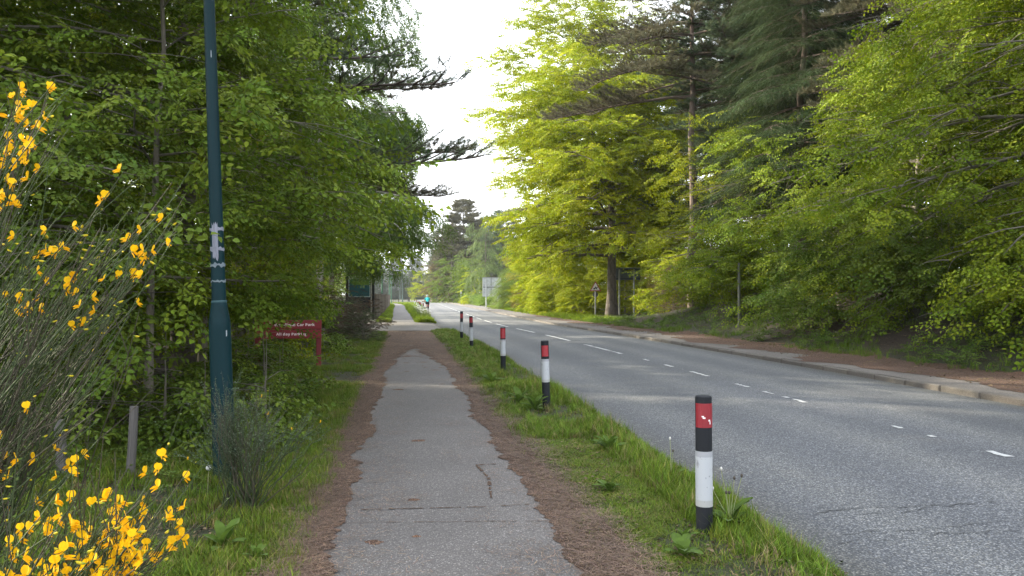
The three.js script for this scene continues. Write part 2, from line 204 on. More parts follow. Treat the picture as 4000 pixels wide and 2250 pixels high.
{
  const far = [-320, -200, -120, -80, -55, -40, -30, -22, -16, -12, -9.5, -8, -7, -6.2, -5.6, ...span(-5.2, 0, 44)];
  const gl = sheet(dRows, far, (s, d) => G(roadLeft(d) + s, d), (s, d) => groundColour(roadLeft(d) + s, d), 1);
  const gr = sheet(dRows, [...span(0.13, 7, 46), 8, 9.5, 12, 16, 22, 30, 42, 60, 90, 140, 220, 340].map((u) => u + ROAD_W), (s, d) => G(roadLeft(d) + s, d), (s, d) => groundColour(roadLeft(d) + s, d), 1);
  tag(put('ground', mergeGeometries([gl, gr]), M.soil), 'brown woodland earth on both sides of the road', 'ground', null, 'structure');
}
// footpath
const PATH_HALF = 0.86;
{
  const ds = dRows.filter((d) => d <= 260);
  const near = [...span(-PATH_HALF, PATH_HALF, 12)];
  const g = sheet(ds, near, (q, d) => V(pathMid(d) + q, groundH(pathMid(d) + q, d) + 0.008 + 0.004 * (fbm(q * 2, d * 2, 2) - 0.5), -d), (q, d) => { const n = fbm(q * 1.2 + 4, d * 0.9, 4) - 0.5; const k = 0.50 + 0.24 * n; return [k * 1.02, k * 0.985, k * 0.97]; });
  tag(put('footpath', g, M.path), 'narrow grey asphalt footpath between the verge and the trees', 'footpath', null, 'structure');
  const dd = span(DRIVE[0], DRIVE[1], 22);
  const g2 = sheet(dd, span(-16, -0.15, 34), (s, d) => { const x = roadLeft(d) + s; return V(x, 0.072 - 0.05 * smooth(-1.2, 0, s), -d); }, (s, d) => { const n = fbm(s * 0.9, d * 0.9, 4) - 0.5, k = 0.72 + 0.3 * n; return [k * 1.05, k, k * 0.96]; });
  tag(put('driveway', g2, M.path), 'asphalt side entrance crossing the footpath', 'driveway', null, 'structure');
}
// pavement, kerb
{
  const ds = dRows.filter((d) => d <= 330);
  const g = sheet(ds, span(0.14, 1.95, 10), (u, d) => V(roadRight(d) + u, groundH(roadRight(d) + u, d) + 0.008, -d), (u, d) => { const n = fbm(u * 1.3, d * 0.5, 4) - 0.5, k = 0.46 + 0.24 * n; return [k * 1.06, k, k * 0.95]; });
  const p = tag(put('pavement', g, M.path), 'narrow asphalt pavement beyond the right hand kerb of the road'.replace('right hand ', 'far '), 'pavement', null, 'structure');
  const kerb = tag(new THREE.Group(), 'concrete kerb along the far pavement', 'kerb', null, 'structure'); kerb.name = 'kerb'; scene.add(kerb);
  const R = RNG(5), geos = [0, 1, 2, 3].map((k) => new MB().box(0, 0, 0, 0.125, 0.24, 0.9, [0.43 + 0.04 * k, 0.40 + 0.04 * k, 0.365 + 0.035 * k], 0.018).geo());
  let d = 3; const stone = (edge, d0, y, parent) => { const x0 = edge(d0), x1 = edge(d0 + 0.92); const m = put('kerb_stone', R.pick(geos), M.kerb, parent); m.position.set((x0 + x1) / 2 + 0.065, y + R.r(-0.006, 0.006), -(d0 + 0.46)); m.rotation.set(R.r(-0.006, 0.006), Math.atan2(-(x1 - x0), 0.92) , R.r(-0.03, 0.03)); };
  while (d < 120) { stone(roadRight, d, -0.02, kerb); d += 0.915; }
  const ds2 = rows(120, 330, () => 5), mb = new MB(); for (let i = 0; i < ds2.length - 1; i++) { const a = ds2[i], b = ds2[i + 1]; mb.quad(V(roadRight(a), -0.05, -a), V(roadRight(a), 0.1, -a), V(roadRight(b), 0.1, -b), V(roadRight(b), -0.05, -b), [0.6, 0.58, 0.54]); mb.quad(V(roadRight(a), 0.1, -a), V(roadRight(a) + 0.13, 0.1, -a), V(roadRight(b) + 0.13, 0.1, -b), V(roadRight(b), 0.1, -b), [0.6, 0.58, 0.54]); }
  const run = mb.build('kerb_run', M.kerb, kerb); run.userData.kind = 'stuff';
  const flush = tag(new THREE.Group(), 'flush pale kerb stones across the mouth of the side entrance', 'kerb', null, 'structure'); flush.name = 'kerb_001'; scene.add(flush);
  for (let e = DRIVE[0] - 1.2; e < DRIVE[1] + 0.5; e += 0.915) stone((q) => roadLeft(q) - 0.16, e, -0.085, flush);
}
// ------------------------------------------------------------------ foliage pieces (shared geometries)
const leafShape = (mb, at, dir, up, len, wid, col, fold = 0.18, curl = 0.12) => {      // a pointed oval leaf, folded on its midrib
  const side = dir.clone().cross(up).normalize(), nrm = side.clone().cross(dir).normalize();
  const P = (t, w, h) => at.clone().addScaledVector(dir, t * len).addScaledVector(side, w * wid).addScaledVector(nrm, h * wid - curl * len * t * t);
  const b = P(0, 0, 0), m = P(0.5, 0, 0), t = P(1, 0, 0), l1 = P(0.25, 0.42, fold), l2 = P(0.62, 0.46, fold * 0.9), r1 = P(0.25, -0.42, fold), r2 = P(0.62, -0.46, fold * 0.9);
  const fan = (a, q, c, d, e) => { mb.tri(a, q, e, col); mb.tri(q, c, e, col); mb.tri(c, d, e, col); };
  fan(b, l1, l2, t, m); { mb.tri(b, m, r1, col); mb.tri(r1, m, r2, col); mb.tri(r2, m, t, col); }
};
function leafSpray(seed, { length = 0.55, sideTwigs = 4, leaf = 0.068, ratio = 0.6, gap = 0.045, droop = 0.12, tilt = 0.45, hang = 0 }) {
  const R = RNG(seed), mb = new MB(), bark = [0.55, 0.4, 0.3];
  const twig = (o, dir, len, r0, leaves) => {
    const pts = []; const n = 4; for (let i = 0; i <= n; i++) { const t = i / n; pts.push(o.clone().addScaledVector(dir, len * t).add(V(0, -droop * len * t * t, 0))); }
    mb.tube(pts, pts.map((_, i) => r0 * (1 - 0.7 * i / n)), 3, bark);
    for (let t = 0.12, k = 0; t < 1.001; t += gap / len, k++) {
      const f = Math.min(t * n, n - 1e-3), i = Math.floor(f), at = pts[i].clone().lerp(pts[i + 1], f - i), sg = k % 2 ? 1 : -1, side = V(-dir.z, 0, dir.x).normalize();
      const ld = t > 0.97 ? dir.clone() : dir.clone().multiplyScalar(0.62).addScaledVector(side, sg * R.r(0.6, 1)); ld.y += R.r(-0.35, 0.15) - hang; ld.normalize();
      const up = V(R.r(-tilt, tilt), 1, R.r(-tilt, tilt)).normalize(), v = R.r(0.78, 1.22), w = R.r(-0.08, 0.08);
      leafShape(mb, at, ld, up, leaf * R.r(0.75, 1.15), leaf * ratio * R.r(0.85, 1.15), [v * (1 + w), v, v * (1 - w)], R.r(0.05, 0.3), R.r(0, 0.25));
    }
  };
  twig(V(0, 0, 0), V(1, 0.05, 0), length, 0.0035);
  for (let k = 0; k < sideTwigs; k++) { const t = 0.12 + 0.7 * k / sideTwigs, sg = k % 2 ? 1 : -1, a = sg * R.r(0.55, 0.95); twig(V(length * t, -droop * length * t * t, 0), V(Math.cos(a), R.r(-0.08, 0.1), Math.sin(a)), length * R.r(0.35, 0.6), 0.002); }
  return mb.geo();
}
const S = {
  beech: [1, 2, 3, 4].map((k) => leafSpray(100 + k, { tilt: 0.75, hang: 0.12 })),
  beechFar: [1, 2].map((k) => leafSpray(120 + k, { length: 0.8, sideTwigs: 7, leaf: 0.10, ratio: 0.66, gap: 0.075, tilt: 1.7, hang: 0.2 })),
  birch: [1, 2].map((k) => leafSpray(140 + k, { length: 0.65, sideTwigs: 6, leaf: 0.05, ratio: 0.8, gap: 0.034, droop: 0.5, tilt: 0.9, hang: 0.35 })),
  oak: [1, 2].map((k) => leafSpray(150 + k, { length: 0.7, sideTwigs: 7, leaf: 0.10, ratio: 0.62, gap: 0.07, tilt: 1.8, droop: -0.1, hang: 0.1 })),
  herb: [1, 2].map((k) => leafSpray(160 + k, { length: 0.28, sideTwigs: 3, leaf: 0.05, ratio: 0.5, gap: 0.035, tilt: 0.8, droop: 0.3 })),
};
function needleTuft(seed, n, len, w, spread, shoot) {                   // a pine shoot: needles round a short twig
  const R = RNG(seed), mb = new MB(); mb.tube([V(0, 0, 0), V(shoot, 0, 0)], [0.006, 0.003], 3, [0.5, 0.36, 0.26]);
  for (let i = 0; i < n; i++) { const t = 0.15 + 0.85 * i / n, a = i * 2.4 + R.r(-0.4, 0.4), d = V(R.r(0.5, 1.0), Math.cos(a) * spread, Math.sin(a) * spread).normalize(), at = V(shoot * t, 0, 0), s = d.clone().cross(V(R.r(-1, 1), R.r(-1, 1), R.r(-1, 1))).normalize(), l = len * R.r(0.7, 1.1), v = R.r(0.75, 1.25); mb.tri(at.clone().addScaledVector(s, -w / 2), at.clone().addScaledVector(s, w / 2), at.clone().addScaledVector(d, l), [v, v, v]); }
  return mb.geo();
}
function spruceSpray(seed, length, drop) {
  const R = RNG(seed), mb = new MB(); const main = []; for (let i = 0; i <= 4; i++) { const t = i / 4; main.push(V(length * t, -drop * length * t * t, 0)); } mb.tube(main, [0.008, 0.007, 0.005, 0.004, 0.002], 3, [0.6, 0.42, 0.3]);
  const needles = (o, dir, len) => { const n = Math.ceil(len / 0.016); for (let i = 0; i < n; i++) { const t = i / n, at = o.clone().addScaledVector(dir, len * t).add(V(0, -0.2 * len * t * t, 0)), sg = i % 2 ? 1 : -1, sd = dir.clone().cross(V(0, 1, 0)).normalize(), nd = dir.clone().multiplyScalar(0.7).addScaledVector(sd, sg * R.r(0.5, 0.9)).add(V(0, R.r(-0.3, 0.5), 0)).normalize(), v = R.r(0.7, 1.3), q = dir.clone().multiplyScalar(0.006); mb.tri(at.clone().sub(q), at.clone().add(q), at.clone().addScaledVector(nd, R.r(0.022, 0.036)), [v, v, v]); } };
  needles(V(0, 0, 0), V(1, -drop * 0.6, 0).normalize(), length);
  for (let k = 0; k < 9; k++) { const t = 0.1 + 0.8 * k / 9, sg = k % 2 ? 1 : -1, a = sg * R.r(0.6, 0.95); needles(V(length * t, -drop * length * t * t, 0), V(Math.cos(a), R.r(-0.35, 0), Math.sin(a)).normalize(), length * R.r(0.3, 0.5) * (1.15 - 0.5 * t)); }
  return mb.geo();
}
S.pine = [needleTuft(201, 60, 0.085, 0.0045, 0.75, 0.2), needleTuft(202, 54, 0.08, 0.0045, 0.9, 0.16)];
S.pineFar = [needleTuft(203, 40, 0.15, 0.014, 0.95, 0.2), needleTuft(204, 36, 0.16, 0.014, 0.8, 0.26)];
S.spruce = [spruceSpray(211, 0.6, 0.35), spruceSpray(212, 0.7, 0.5)];
S.gorse = [needleTuft(221, 70, 0.05, 0.006, 1.1, 0.3), needleTuft(222, 64, 0.06, 0.006, 1.0, 0.26)];
function blades(seed, n, h, w, spread) { const R = RNG(seed), mb = new MB(); for (let i = 0; i < n; i++) { const a = R() * 6.3, r = Math.sqrt(R()) * spread, o = V(Math.cos(a) * r, 0, Math.sin(a) * r), lean = R() * 6.3, k = R.r(0.1, 0.65), hh = h * R.r(0.45, 1.1), s = V(Math.cos(lean + 1.57), 0, Math.sin(lean + 1.57)).multiplyScalar(w / 2 * R.r(0.7, 1.3)), v = R.r(0.75, 1.25), col = [v * R.r(0.9, 1.15), v, v * 0.9]; const P = (t) => o.clone().add(V(Math.cos(lean) * k * hh * t * t, hh * (t - 0.25 * k * t * t), Math.sin(lean) * k * hh * t * t)); const p1 = P(0.5), p2 = P(1); mb.tri(o.clone().sub(s), o.clone().add(s), p1.clone().addScaledVector(s, 0.8), col); mb.tri(o.clone().sub(s), p1.clone().addScaledVector(s, 0.8), p1.clone().addScaledVector(s, -0.8), col); mb.tri(p1.clone().addScaledVector(s, -0.8), p1.clone().addScaledVector(s, 0.8), p2, col); } return mb.geo(); }
S.grass = [blades(301, 18, 0.16, 0.0045, 0.07), blades(302, 14, 0.22, 0.005, 0.06), blades(303, 22, 0.09, 0.004, 0.09)];
S.fallen = (() => { const R = RNG(311), mb = new MB(); for (let i = 0; i < 18; i++) { const a = R() * 6.3, r = Math.sqrt(R()) * 0.13, l = R.r(0.03, 0.06), b = R() * 6.3, o = V(Math.cos(a) * r, R.r(0.001, 0.012), Math.sin(a) * r), d = V(Math.cos(b), R.r(-0.05, 0.15), Math.sin(b)), s = V(-Math.sin(b), 0, Math.cos(b)).multiplyScalar(0.0011), e = o.clone().addScaledVector(d, l), v = R.r(0.5, 1.4), col = [v, v * R.r(0.85, 1.05), v * R.r(0.8, 1.05)]; mb.quad(o.clone().sub(s), o.clone().add(s), e.clone().add(s), e.clone().sub(s), col); } return mb.geo(); })();
S.deadLeaves = (() => { const R = RNG(312), mb = new MB(); for (let i = 0; i < 7; i++) { const a = R() * 6.3, r = Math.sqrt(R()) * 0.2, b = R() * 6.3, v = R.r(0.5, 1.3); leafShape(mb, V(Math.cos(a) * r, R.r(0.004, 0.02), Math.sin(a) * r), V(Math.cos(b), R.r(-0.1, 0.3), Math.sin(b)).normalize(), V(R.r(-0.5, 0.5), 1, R.r(-0.5, 0.5)).normalize(), R.r(0.035, 0.06), R.r(0.02, 0.035), [v, v * 0.95, v * 0.85], R.r(0.1, 0.4), R.r(-0.3, 0.4)); } return mb.geo(); })();

const mat4 = (pos, dir, up, s, flip = 1) => { const x = dir.clone().normalize(), z = x.clone().cross(up).normalize(), y = z.clone().cross(x); return new THREE.Matrix4().makeBasis(x.multiplyScalar(s), y.multiplyScalar(s), z.multiplyScalar(s * flip)).setPosition(pos); };
const standing = (pos, turn, s, sy = s) => new THREE.Matrix4().compose(pos, new THREE.Quaternion().setFromEuler(new THREE.Euler(0, turn, 0)), V(s, sy, s));
const tint = (R, a, b, spread = 0.18) => { const c = mix3(a, b, R()), k = 1 + R.r(-spread, spread); return [c[0] * k, c[1] * k, c[2] * k]; };
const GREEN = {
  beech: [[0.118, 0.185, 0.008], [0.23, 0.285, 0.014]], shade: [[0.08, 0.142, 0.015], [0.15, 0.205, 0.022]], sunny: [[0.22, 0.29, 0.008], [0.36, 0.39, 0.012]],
  birch: [[0.09, 0.155, 0.032], [0.145, 0.21, 0.045]], pine: [[0.065, 0.10, 0.055], [0.11, 0.135, 0.07]], pineBrown: [[0.085, 0.088, 0.050], [0.14, 0.125, 0.075]],
  spruce: [[0.045, 0.085, 0.036], [0.07, 0.11, 0.042]], greySpruce: [[0.075, 0.105, 0.075], [0.11, 0.14, 0.095]], larch: [[0.14, 0.23, 0.04], [0.21, 0.30, 0.055]], heather: [[0.085, 0.062, 0.045], [0.13, 0.095, 0.065]], gorse: [[0.06, 0.085, 0.038], [0.095, 0.115, 0.05]],
};
const BARK = { beech: [0.21, 0.19, 0.155], dark: [0.12, 0.10, 0.085], pine: [0.15, 0.115, 0.095], orange: [0.20, 0.145, 0.12], birch: [0.5, 0.47, 0.43], spruce: [0.17, 0.13, 0.11] };

// ------------------------------------------------------------------ trees: a trunk with limbs, and a crown of leaf sprays along them
function limbPath(R, o, az, elev, len, droop, n = 7, wob = 0.12) { const pts = [o.clone()], p = o.clone(); let a = az, e = elev; for (let i = 1; i <= n; i++) { const st = len / n; p.add(V(Math.cos(a) * Math.cos(e) * st, Math.sin(e) * st, Math.sin(a) * Math.cos(e) * st)); a += R.r(-wob, wob); e = e * 0.86 - droop / n + R.r(-wob, wob) * 0.5; pts.push(p.clone()); } return pts; }
const along = (pts, t) => { const f = clamp(t, 0, 0.9999) * (pts.length - 1), i = Math.floor(f); return pts[i].clone().lerp(pts[i + 1], f - i); };
const dirAt = (pts, t) => { const f = clamp(t, 0, 0.9999) * (pts.length - 1), i = Math.floor(f); return pts[i + 1].clone().sub(pts[i]).normalize(); };
// a few narrow openings between the trees through which low sun reaches the path
const gapLine = [[-1.85, 13.5, 0.5], [-1.95, 14.9, 0.28], [-1.9, 12.6, 0.12], [5.6, 12.2, 0.45]], sx = Math.sin(SUN_AZ), sd = Math.cos(SUN_AZ), st = Math.tan(SUN_EL);
const inGap = (x, h, d) => { if (x > -2.2) return false; for (const [gx, gd, w] of gapLine) { const px = x - gx, pd = d - gd, L = -px * sx + pd * sd, off = px * sd + pd * sx; if (L > 0 && Math.abs(off) < w * (0.7 + 0.6 * vnoise(L * 0.4, gd)) && h > st * (L - 1.2) && h < st * (L + 9.5)) return true; } return false; };
const puff = (x, y, z) => (vnoise(x + z * 0.37, y * 1.3 + 11) + vnoise(z - x * 0.31 + 50, y * 1.2 - z * 0.2)) / 2;
function broadleaf(o) {
  const { name = 'beech_tree', label, category = 'tree', group, x, d, H, r = H * 0.014, R0 = H * 0.3, crownBase = H * 0.12, limbs = 36, elevLow = 0.05, elevTop = 1.0, droop = 0.6, seed, geo = S.beech, scale = 1, step = 0.15, gap = 0.34, vol = 0.24, pal = GREEN.beech, bark = BARK.beech, lean = [0, 0], bend = 0.03, from = [0, 6.3], shape, top = 0.97, mat = M.leaf, sub = 0.5, spread = 0.18, hang = 0, clump = 0.55 * scale + 0.25, holes = 0.4, keep } = o;
  const R = RNG(seed), t = thing(name, label, category, [x, groundH(x, d), -d], 0, group), mb = new MB(), list = [];
  const trunk = []; for (let i = 0; i <= 10; i++) { const k = i / 10; trunk.push(V(lean[0] * k * H + (i ? R.r(-bend, bend) * H * 0.35 * k : 0), -0.15 + k * (H * top + 0.15), lean[1] * k * H + (i ? R.r(-bend, bend) * H * 0.35 * k : 0))); }
  mb.tube(trunk, trunk.map((_, i) => r * (i === 0 ? 1.45 : 1.06 - 0.98 * Math.pow(i / 10, 0.9))), r > 0.09 ? 12 : 7, bark, false, Math.max(1, Math.round(r * 5)));
  const prof = shape ?? ((k) => Math.pow(Math.sin(Math.PI * (0.2 + 0.68 * k)), 0.65));
  for (let i = 0; i < limbs; i++) {
    const k = (i + R()) / limbs, h = lerp(crownBase, H * top * 0.98, k), o3 = along(trunk, h / (H * top)), az = from[1] - from[0] > 6.2 ? i * 2.399 + R.r(-0.5, 0.5) : R.r(from[0], from[1]), len = Math.max(0.35, R0 * prof(k) * R.r(0.72, 1.12)), e = lerp(elevLow, elevTop, k * k) + R.r(-0.28, 0.32);
    const path = limbPath(R, o3, az, e, len, droop * R.r(0.3, 1.3), 7, 0.17), cut = keep ? path.findIndex((p, j) => j > 0 && !keep(p.x + x, p.y + t.position.y, d - p.z, R)) : -1; if (cut >= 0 && cut < 3) continue; if (cut > 0) path.length = cut; const r1 = Math.max(0.006, Math.min(r * 0.42 * (1.1 - k), len * 0.017));
    mb.tube(path, path.map((_, j) => r1 * (1 - 0.85 * j / 7)), 4, bark);
    const n2 = Math.max(2, Math.round(len * 0.86 / gap));
    for (let j = 0; j <= n2; j++) {
      const tt = lerp(0.16, 1, j / n2), at = along(path, tt), dd = dirAt(path, tt), L2 = j === n2 ? len * 0.16 + 0.15 : (len * sub * (1.0 - 0.5 * tt) + 0.22) * R.r(0.7, 1.2), baz = Math.atan2(dd.z, dd.x) + (j === n2 ? 0 : (j % 2 ? 1 : -1) * R.r(0.55, 1.0)), be = Math.asin(clamp(dd.y, -1, 1)) * 0.5 + R.r(-0.3, 0.3) - hang * 0.5;
      const q = limbPath(R, at, baz, be, L2, droop * 0.6 + hang, 3, 0.1); if (L2 > 0.35 && (!keep || keep(q[3].x + x, q[3].y + t.position.y, d - q[3].z, R))) mb.tube(q, [r1 * 0.4, r1 * 0.3, r1 * 0.2, 0.002].map((w) => Math.max(0.002, w)), 3, bark);
      const n3 = Math.max(1, Math.round(L2 / (step * scale)));
      for (let m = 0; m < n3; m++) {
        const u = (m + R.r(0.2, 1)) / n3, p = along(q, u).add(V(R.r(-1, 1) * vol * scale, R.r(-1, 0.8) * vol * scale, R.r(-1, 1) * vol * scale)), dq = dirAt(q, u), sa = Math.atan2(dq.z, dq.x) + (m === n3 - 1 ? 0 : (m % 2 ? 1 : -1)) * R.r(0.2, 0.9), dir = V(Math.cos(sa), dq.y * 0.6 + R.r(-0.6, 0.25) - hang, Math.sin(sa));
        if (keep && !keep(p.x + x, p.y + t.position.y, d - p.z, R)) continue;
        if (inGap(p.x + x, p.y + t.position.y, d - p.z)) continue;
        if (clump && puff(p.x / clump + seed, p.y / clump, p.z / clump) < holes) continue;
        list.push({ m: mat4(p, dir, V(R.r(-0.8, 0.8), 1, R.r(-0.8, 0.8)).normalize(), scale * R.r(0.7, 1.25), R() < 0.5 ? 1 : -1), c: tint(R, pal[0], pal[1], spread) });
      }
    }
  }
  mb.build('trunk', M.bark, t); instances('crown', geo[seed % geo.length], mat, list, t).userData.kind = 'stuff'; N_INST += list.length; return t;
}
function conifer(o) {                                                    // pine: bare orange stem and tufted boughs; spruce: drooping whorls down to the ground
  const { name = 'scots_pine', label, category = 'tree', group, x, d, H, r = H * 0.012, R0 = H * 0.2, crownBase = H * 0.45, whorls = 14, per = 5, elev = [0.0, 0.7], droop = 0.3, up = 0, seed, geo = S.pineFar, scale = 1, step = 0.2, pal = GREEN.pine, bark = BARK.pine, barkTop = BARK.orange, shape, spruce = false, lean = [0, 0], extra = [], spread = 0.2, dead = 0, gap = 0.3, keep } = o;
  const R = RNG(seed), t = thing(name, label, category, [x, groundH(x, d), -d], 0, group), mb = new MB(), list = [];
  const trunk = []; for (let i = 0; i <= 10; i++) { const k = i / 10; trunk.push(V(lean[0] * k * H + (i ? R.r(-0.008, 0.008) * H : 0), -0.15 + k * (H + 0.1), lean[1] * k * H + (i ? R.r(-0.008, 0.008) * H : 0))); }
  mb.tube(trunk, trunk.map((_, i) => Math.max(0.015, r * (i === 0 ? 1.25 : 1.05 - 0.98 * i / 10))), 10, (k) => mix3(bark, barkTop, smooth(0.35, 0.75, k)), false, Math.max(1, Math.round(r * 5)));
  const prof = shape ?? (spruce ? (k) => 1 - 0.92 * k : (k) => Math.pow(Math.sin(Math.PI * (0.22 + 0.74 * k)), 0.8));
  const bough = (o3, az, e, len, dr, rr, dens = 1) => {
    const path = limbPath(R, o3, az, e, len, dr, 6, spruce ? 0.06 : 0.16); mb.tube(path, path.map((_, j) => Math.max(0.004, rr * (1 - 0.85 * j / 6))), 4, mix3(bark, barkTop, 0.3));
    const n2 = Math.max(2, Math.round(len / gap * dens));
    for (let j = 0; j <= n2; j++) {
      const tt = lerp(spruce ? 0.1 : 0.3, 1, j / n2), at = along(path, tt), dd = dirAt(path, tt), L2 = j === n2 ? 0.3 : (len * (spruce ? 0.34 : 0.3) * (1.1 - 0.7 * tt) + 0.2) * R.r(0.6, 1.2), baz = Math.atan2(dd.z, dd.x) + (j === n2 ? 0 : (j % 2 ? 1 : -1) * R.r(0.5, 1.0));
      const q = limbPath(R, at, baz, dd.y * 0.4 + (spruce ? -0.12 : 0.15) + up, L2, spruce ? 0.5 : -0.3, 3, 0.14); mb.tube(q, [rr * 0.35, rr * 0.25, rr * 0.16, 0.003].map((w) => Math.max(0.003, w)), 3, mix3(bark, barkTop, 0.3));
      const n3 = Math.max(1, Math.round(L2 / (step * scale) * (spruce ? 1 : 1.4)));
      for (let m = 0; m <= n3; m++) {
        const u = clamp((m + R.r(0, 0.6)) / n3, 0, 1), p = along(q, u), dq = dirAt(q, u), sa = Math.atan2(dq.z, dq.x) + (m === n3 ? 0 : (m % 2 ? 1 : -1)) * R.r(0.1, 0.9), dir = spruce ? V(Math.cos(sa), R.r(-0.45, 0.05), Math.sin(sa)) : V(Math.cos(sa) * 0.8, R.r(0.0, 0.9), Math.sin(sa) * 0.8);
        if (keep && !keep(p.x + x, p.y + t.position.y, d - p.z, R)) continue;
        if (inGap(p.x + x, p.y + t.position.y, d - p.z)) continue;
        list.push({ m: mat4(p, dir, V(R.r(-0.3, 0.3), 1, R.r(-0.3, 0.3) + 1e-3).normalize(), scale * R.r(0.75, 1.25), R() < 0.5 ? 1 : -1), c: tint(R, pal[0], pal[1], spread) });
      }
    }
  };
  for (let w = 0; w < whorls; w++) { const k = (w + R.r(0.1, 0.9)) / whorls, h = lerp(crownBase, H * 0.985, k), o3 = along(trunk, h / H); for (let b = 0; b < per; b++) bough(o3, b * 6.283 / per + w * 1.1 + R.r(-0.4, 0.4), lerp(elev[0], elev[1], k) + R.r(-0.12, 0.12), Math.max(0.35, R0 * prof(k) * R.r(0.6, 1.12)), droop * R.r(0.6, 1.3), Math.max(0.01, r * 0.3 * (1.05 - k))); }
  for (let w = 0; w < dead; w++) { const h = R.r(0.12, 0.98) * crownBase, o3 = along(trunk, h / H), p = limbPath(R, o3, R() * 6.3, R.r(-0.2, 0.2), R.r(0.4, 1.8), 0.5, 5, 0.2); mb.tube(p, p.map((_, j) => 0.016 * (1 - 0.85 * j / 5)), 3, BARK.spruce); }
  for (const [h, az, e, len, dr, dens = 1] of extra) bough(along(trunk, h / H), az, e, len, dr, 0.03 + len * 0.008, dens);
  mb.build('trunk', M.bark, t); instances('crown', geo[seed % geo.length], M.needle, list, t).userData.kind = 'stuff'; N_INST += list.length; return t;
}
// ------------------------------------------------------------------ the trees
const clearPath = (x, h, d, R) => { const q = x - pathMid(d); return !(q > -(1.2 + 0.055 * d) && h < (d > 9 ? 2.15 : 1.6)) && !(d < 7 && x > -3.4) && !(q > -1.0 && h < 2.2) && !(x > roadLeft(d) - 0.3 && h < 4.2); };
const clearRoad = (x, h, d, R) => { const u = x - roadRight(d); return !(u < 2.1 && h < 2.4) && !(u < 0.4 && h < 4.5); };
const nearSign = (x, h, d) => (x > -0.297 * d && x < -1.8 && h > 0.3 && h < 1.5 && d > 10.5 && d < 16.3) || h > 0.74 && h < 1.5 && x > -4.75 && x < -1.8 && d > 7.8 && d < 16.4;
const leftEdge = (x, h, d, R) => clearPath(x, h, d, R) && x < lerp(pathMid(d) - 0.25, -0.275 * d, smooth(3.2, 5.6, h)) && !nearSign(x, h, d);
const mix3pal = (a, b, t) => [mix3(a[0], b[0], t), mix3(a[1], b[1], t)];
const bushy = (k) => Math.pow(Math.sin(Math.PI * (0.22 + 0.72 * k)), 0.7);

// left, near: young beeches whose sprays hang towards the footpath
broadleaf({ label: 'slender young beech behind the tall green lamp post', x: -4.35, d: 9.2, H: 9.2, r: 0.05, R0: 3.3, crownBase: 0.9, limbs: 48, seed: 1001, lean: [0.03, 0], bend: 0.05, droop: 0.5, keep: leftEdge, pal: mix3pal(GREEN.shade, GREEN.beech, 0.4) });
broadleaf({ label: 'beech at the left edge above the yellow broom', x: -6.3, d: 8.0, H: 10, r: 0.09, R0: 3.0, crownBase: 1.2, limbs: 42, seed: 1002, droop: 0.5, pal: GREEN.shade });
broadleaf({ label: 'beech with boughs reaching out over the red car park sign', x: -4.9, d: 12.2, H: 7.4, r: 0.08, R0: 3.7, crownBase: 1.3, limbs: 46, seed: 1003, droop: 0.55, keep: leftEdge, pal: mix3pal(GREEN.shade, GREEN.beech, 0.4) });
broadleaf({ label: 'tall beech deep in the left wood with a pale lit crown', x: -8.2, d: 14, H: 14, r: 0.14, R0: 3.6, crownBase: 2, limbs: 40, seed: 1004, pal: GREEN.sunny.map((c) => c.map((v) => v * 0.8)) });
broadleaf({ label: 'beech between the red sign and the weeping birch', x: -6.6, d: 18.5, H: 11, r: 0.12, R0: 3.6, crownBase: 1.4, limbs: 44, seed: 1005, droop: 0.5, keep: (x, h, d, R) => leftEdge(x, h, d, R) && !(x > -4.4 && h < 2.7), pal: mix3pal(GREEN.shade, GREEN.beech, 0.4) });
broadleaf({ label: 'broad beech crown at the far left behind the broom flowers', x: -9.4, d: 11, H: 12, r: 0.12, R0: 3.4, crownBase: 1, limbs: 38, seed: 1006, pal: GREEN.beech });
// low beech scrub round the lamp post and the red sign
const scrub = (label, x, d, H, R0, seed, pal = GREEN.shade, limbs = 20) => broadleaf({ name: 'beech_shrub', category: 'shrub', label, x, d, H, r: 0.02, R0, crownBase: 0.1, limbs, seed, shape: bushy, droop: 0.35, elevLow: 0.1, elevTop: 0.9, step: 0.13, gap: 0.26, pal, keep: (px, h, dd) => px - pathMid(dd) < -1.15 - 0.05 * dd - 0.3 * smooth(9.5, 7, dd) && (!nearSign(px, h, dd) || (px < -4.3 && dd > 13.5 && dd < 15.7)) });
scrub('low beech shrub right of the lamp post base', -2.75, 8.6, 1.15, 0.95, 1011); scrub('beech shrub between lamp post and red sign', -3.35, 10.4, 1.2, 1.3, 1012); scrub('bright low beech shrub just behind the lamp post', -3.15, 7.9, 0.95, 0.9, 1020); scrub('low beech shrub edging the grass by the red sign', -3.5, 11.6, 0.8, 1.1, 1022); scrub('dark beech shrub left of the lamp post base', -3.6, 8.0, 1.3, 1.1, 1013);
scrub('beech shrub spreading below the red sign', -3.75, 12.6, 0.95, 1.2, 1014); scrub('beech shrub hiding the left end of the red sign', -4.9, 14.3, 1.35, 1.1, 1015); scrub('beech shrub behind the broom and grey stake', -4.6, 7.2, 1.9, 1.3, 1016); scrub('beech shrub deep behind the lamp post', -5.2, 10.6, 2.2, 1.6, 1017, GREEN.beech, 26); scrub('lit beech shrub behind the red sign', -5.9, 17.6, 2.4, 1.5, 1018, GREEN.sunny.map((c) => c.map((v) => v * 0.75)), 24); scrub('beech shrub low in front of the dark gorse', -5.4, 20.3, 1.2, 1.0, 1019);

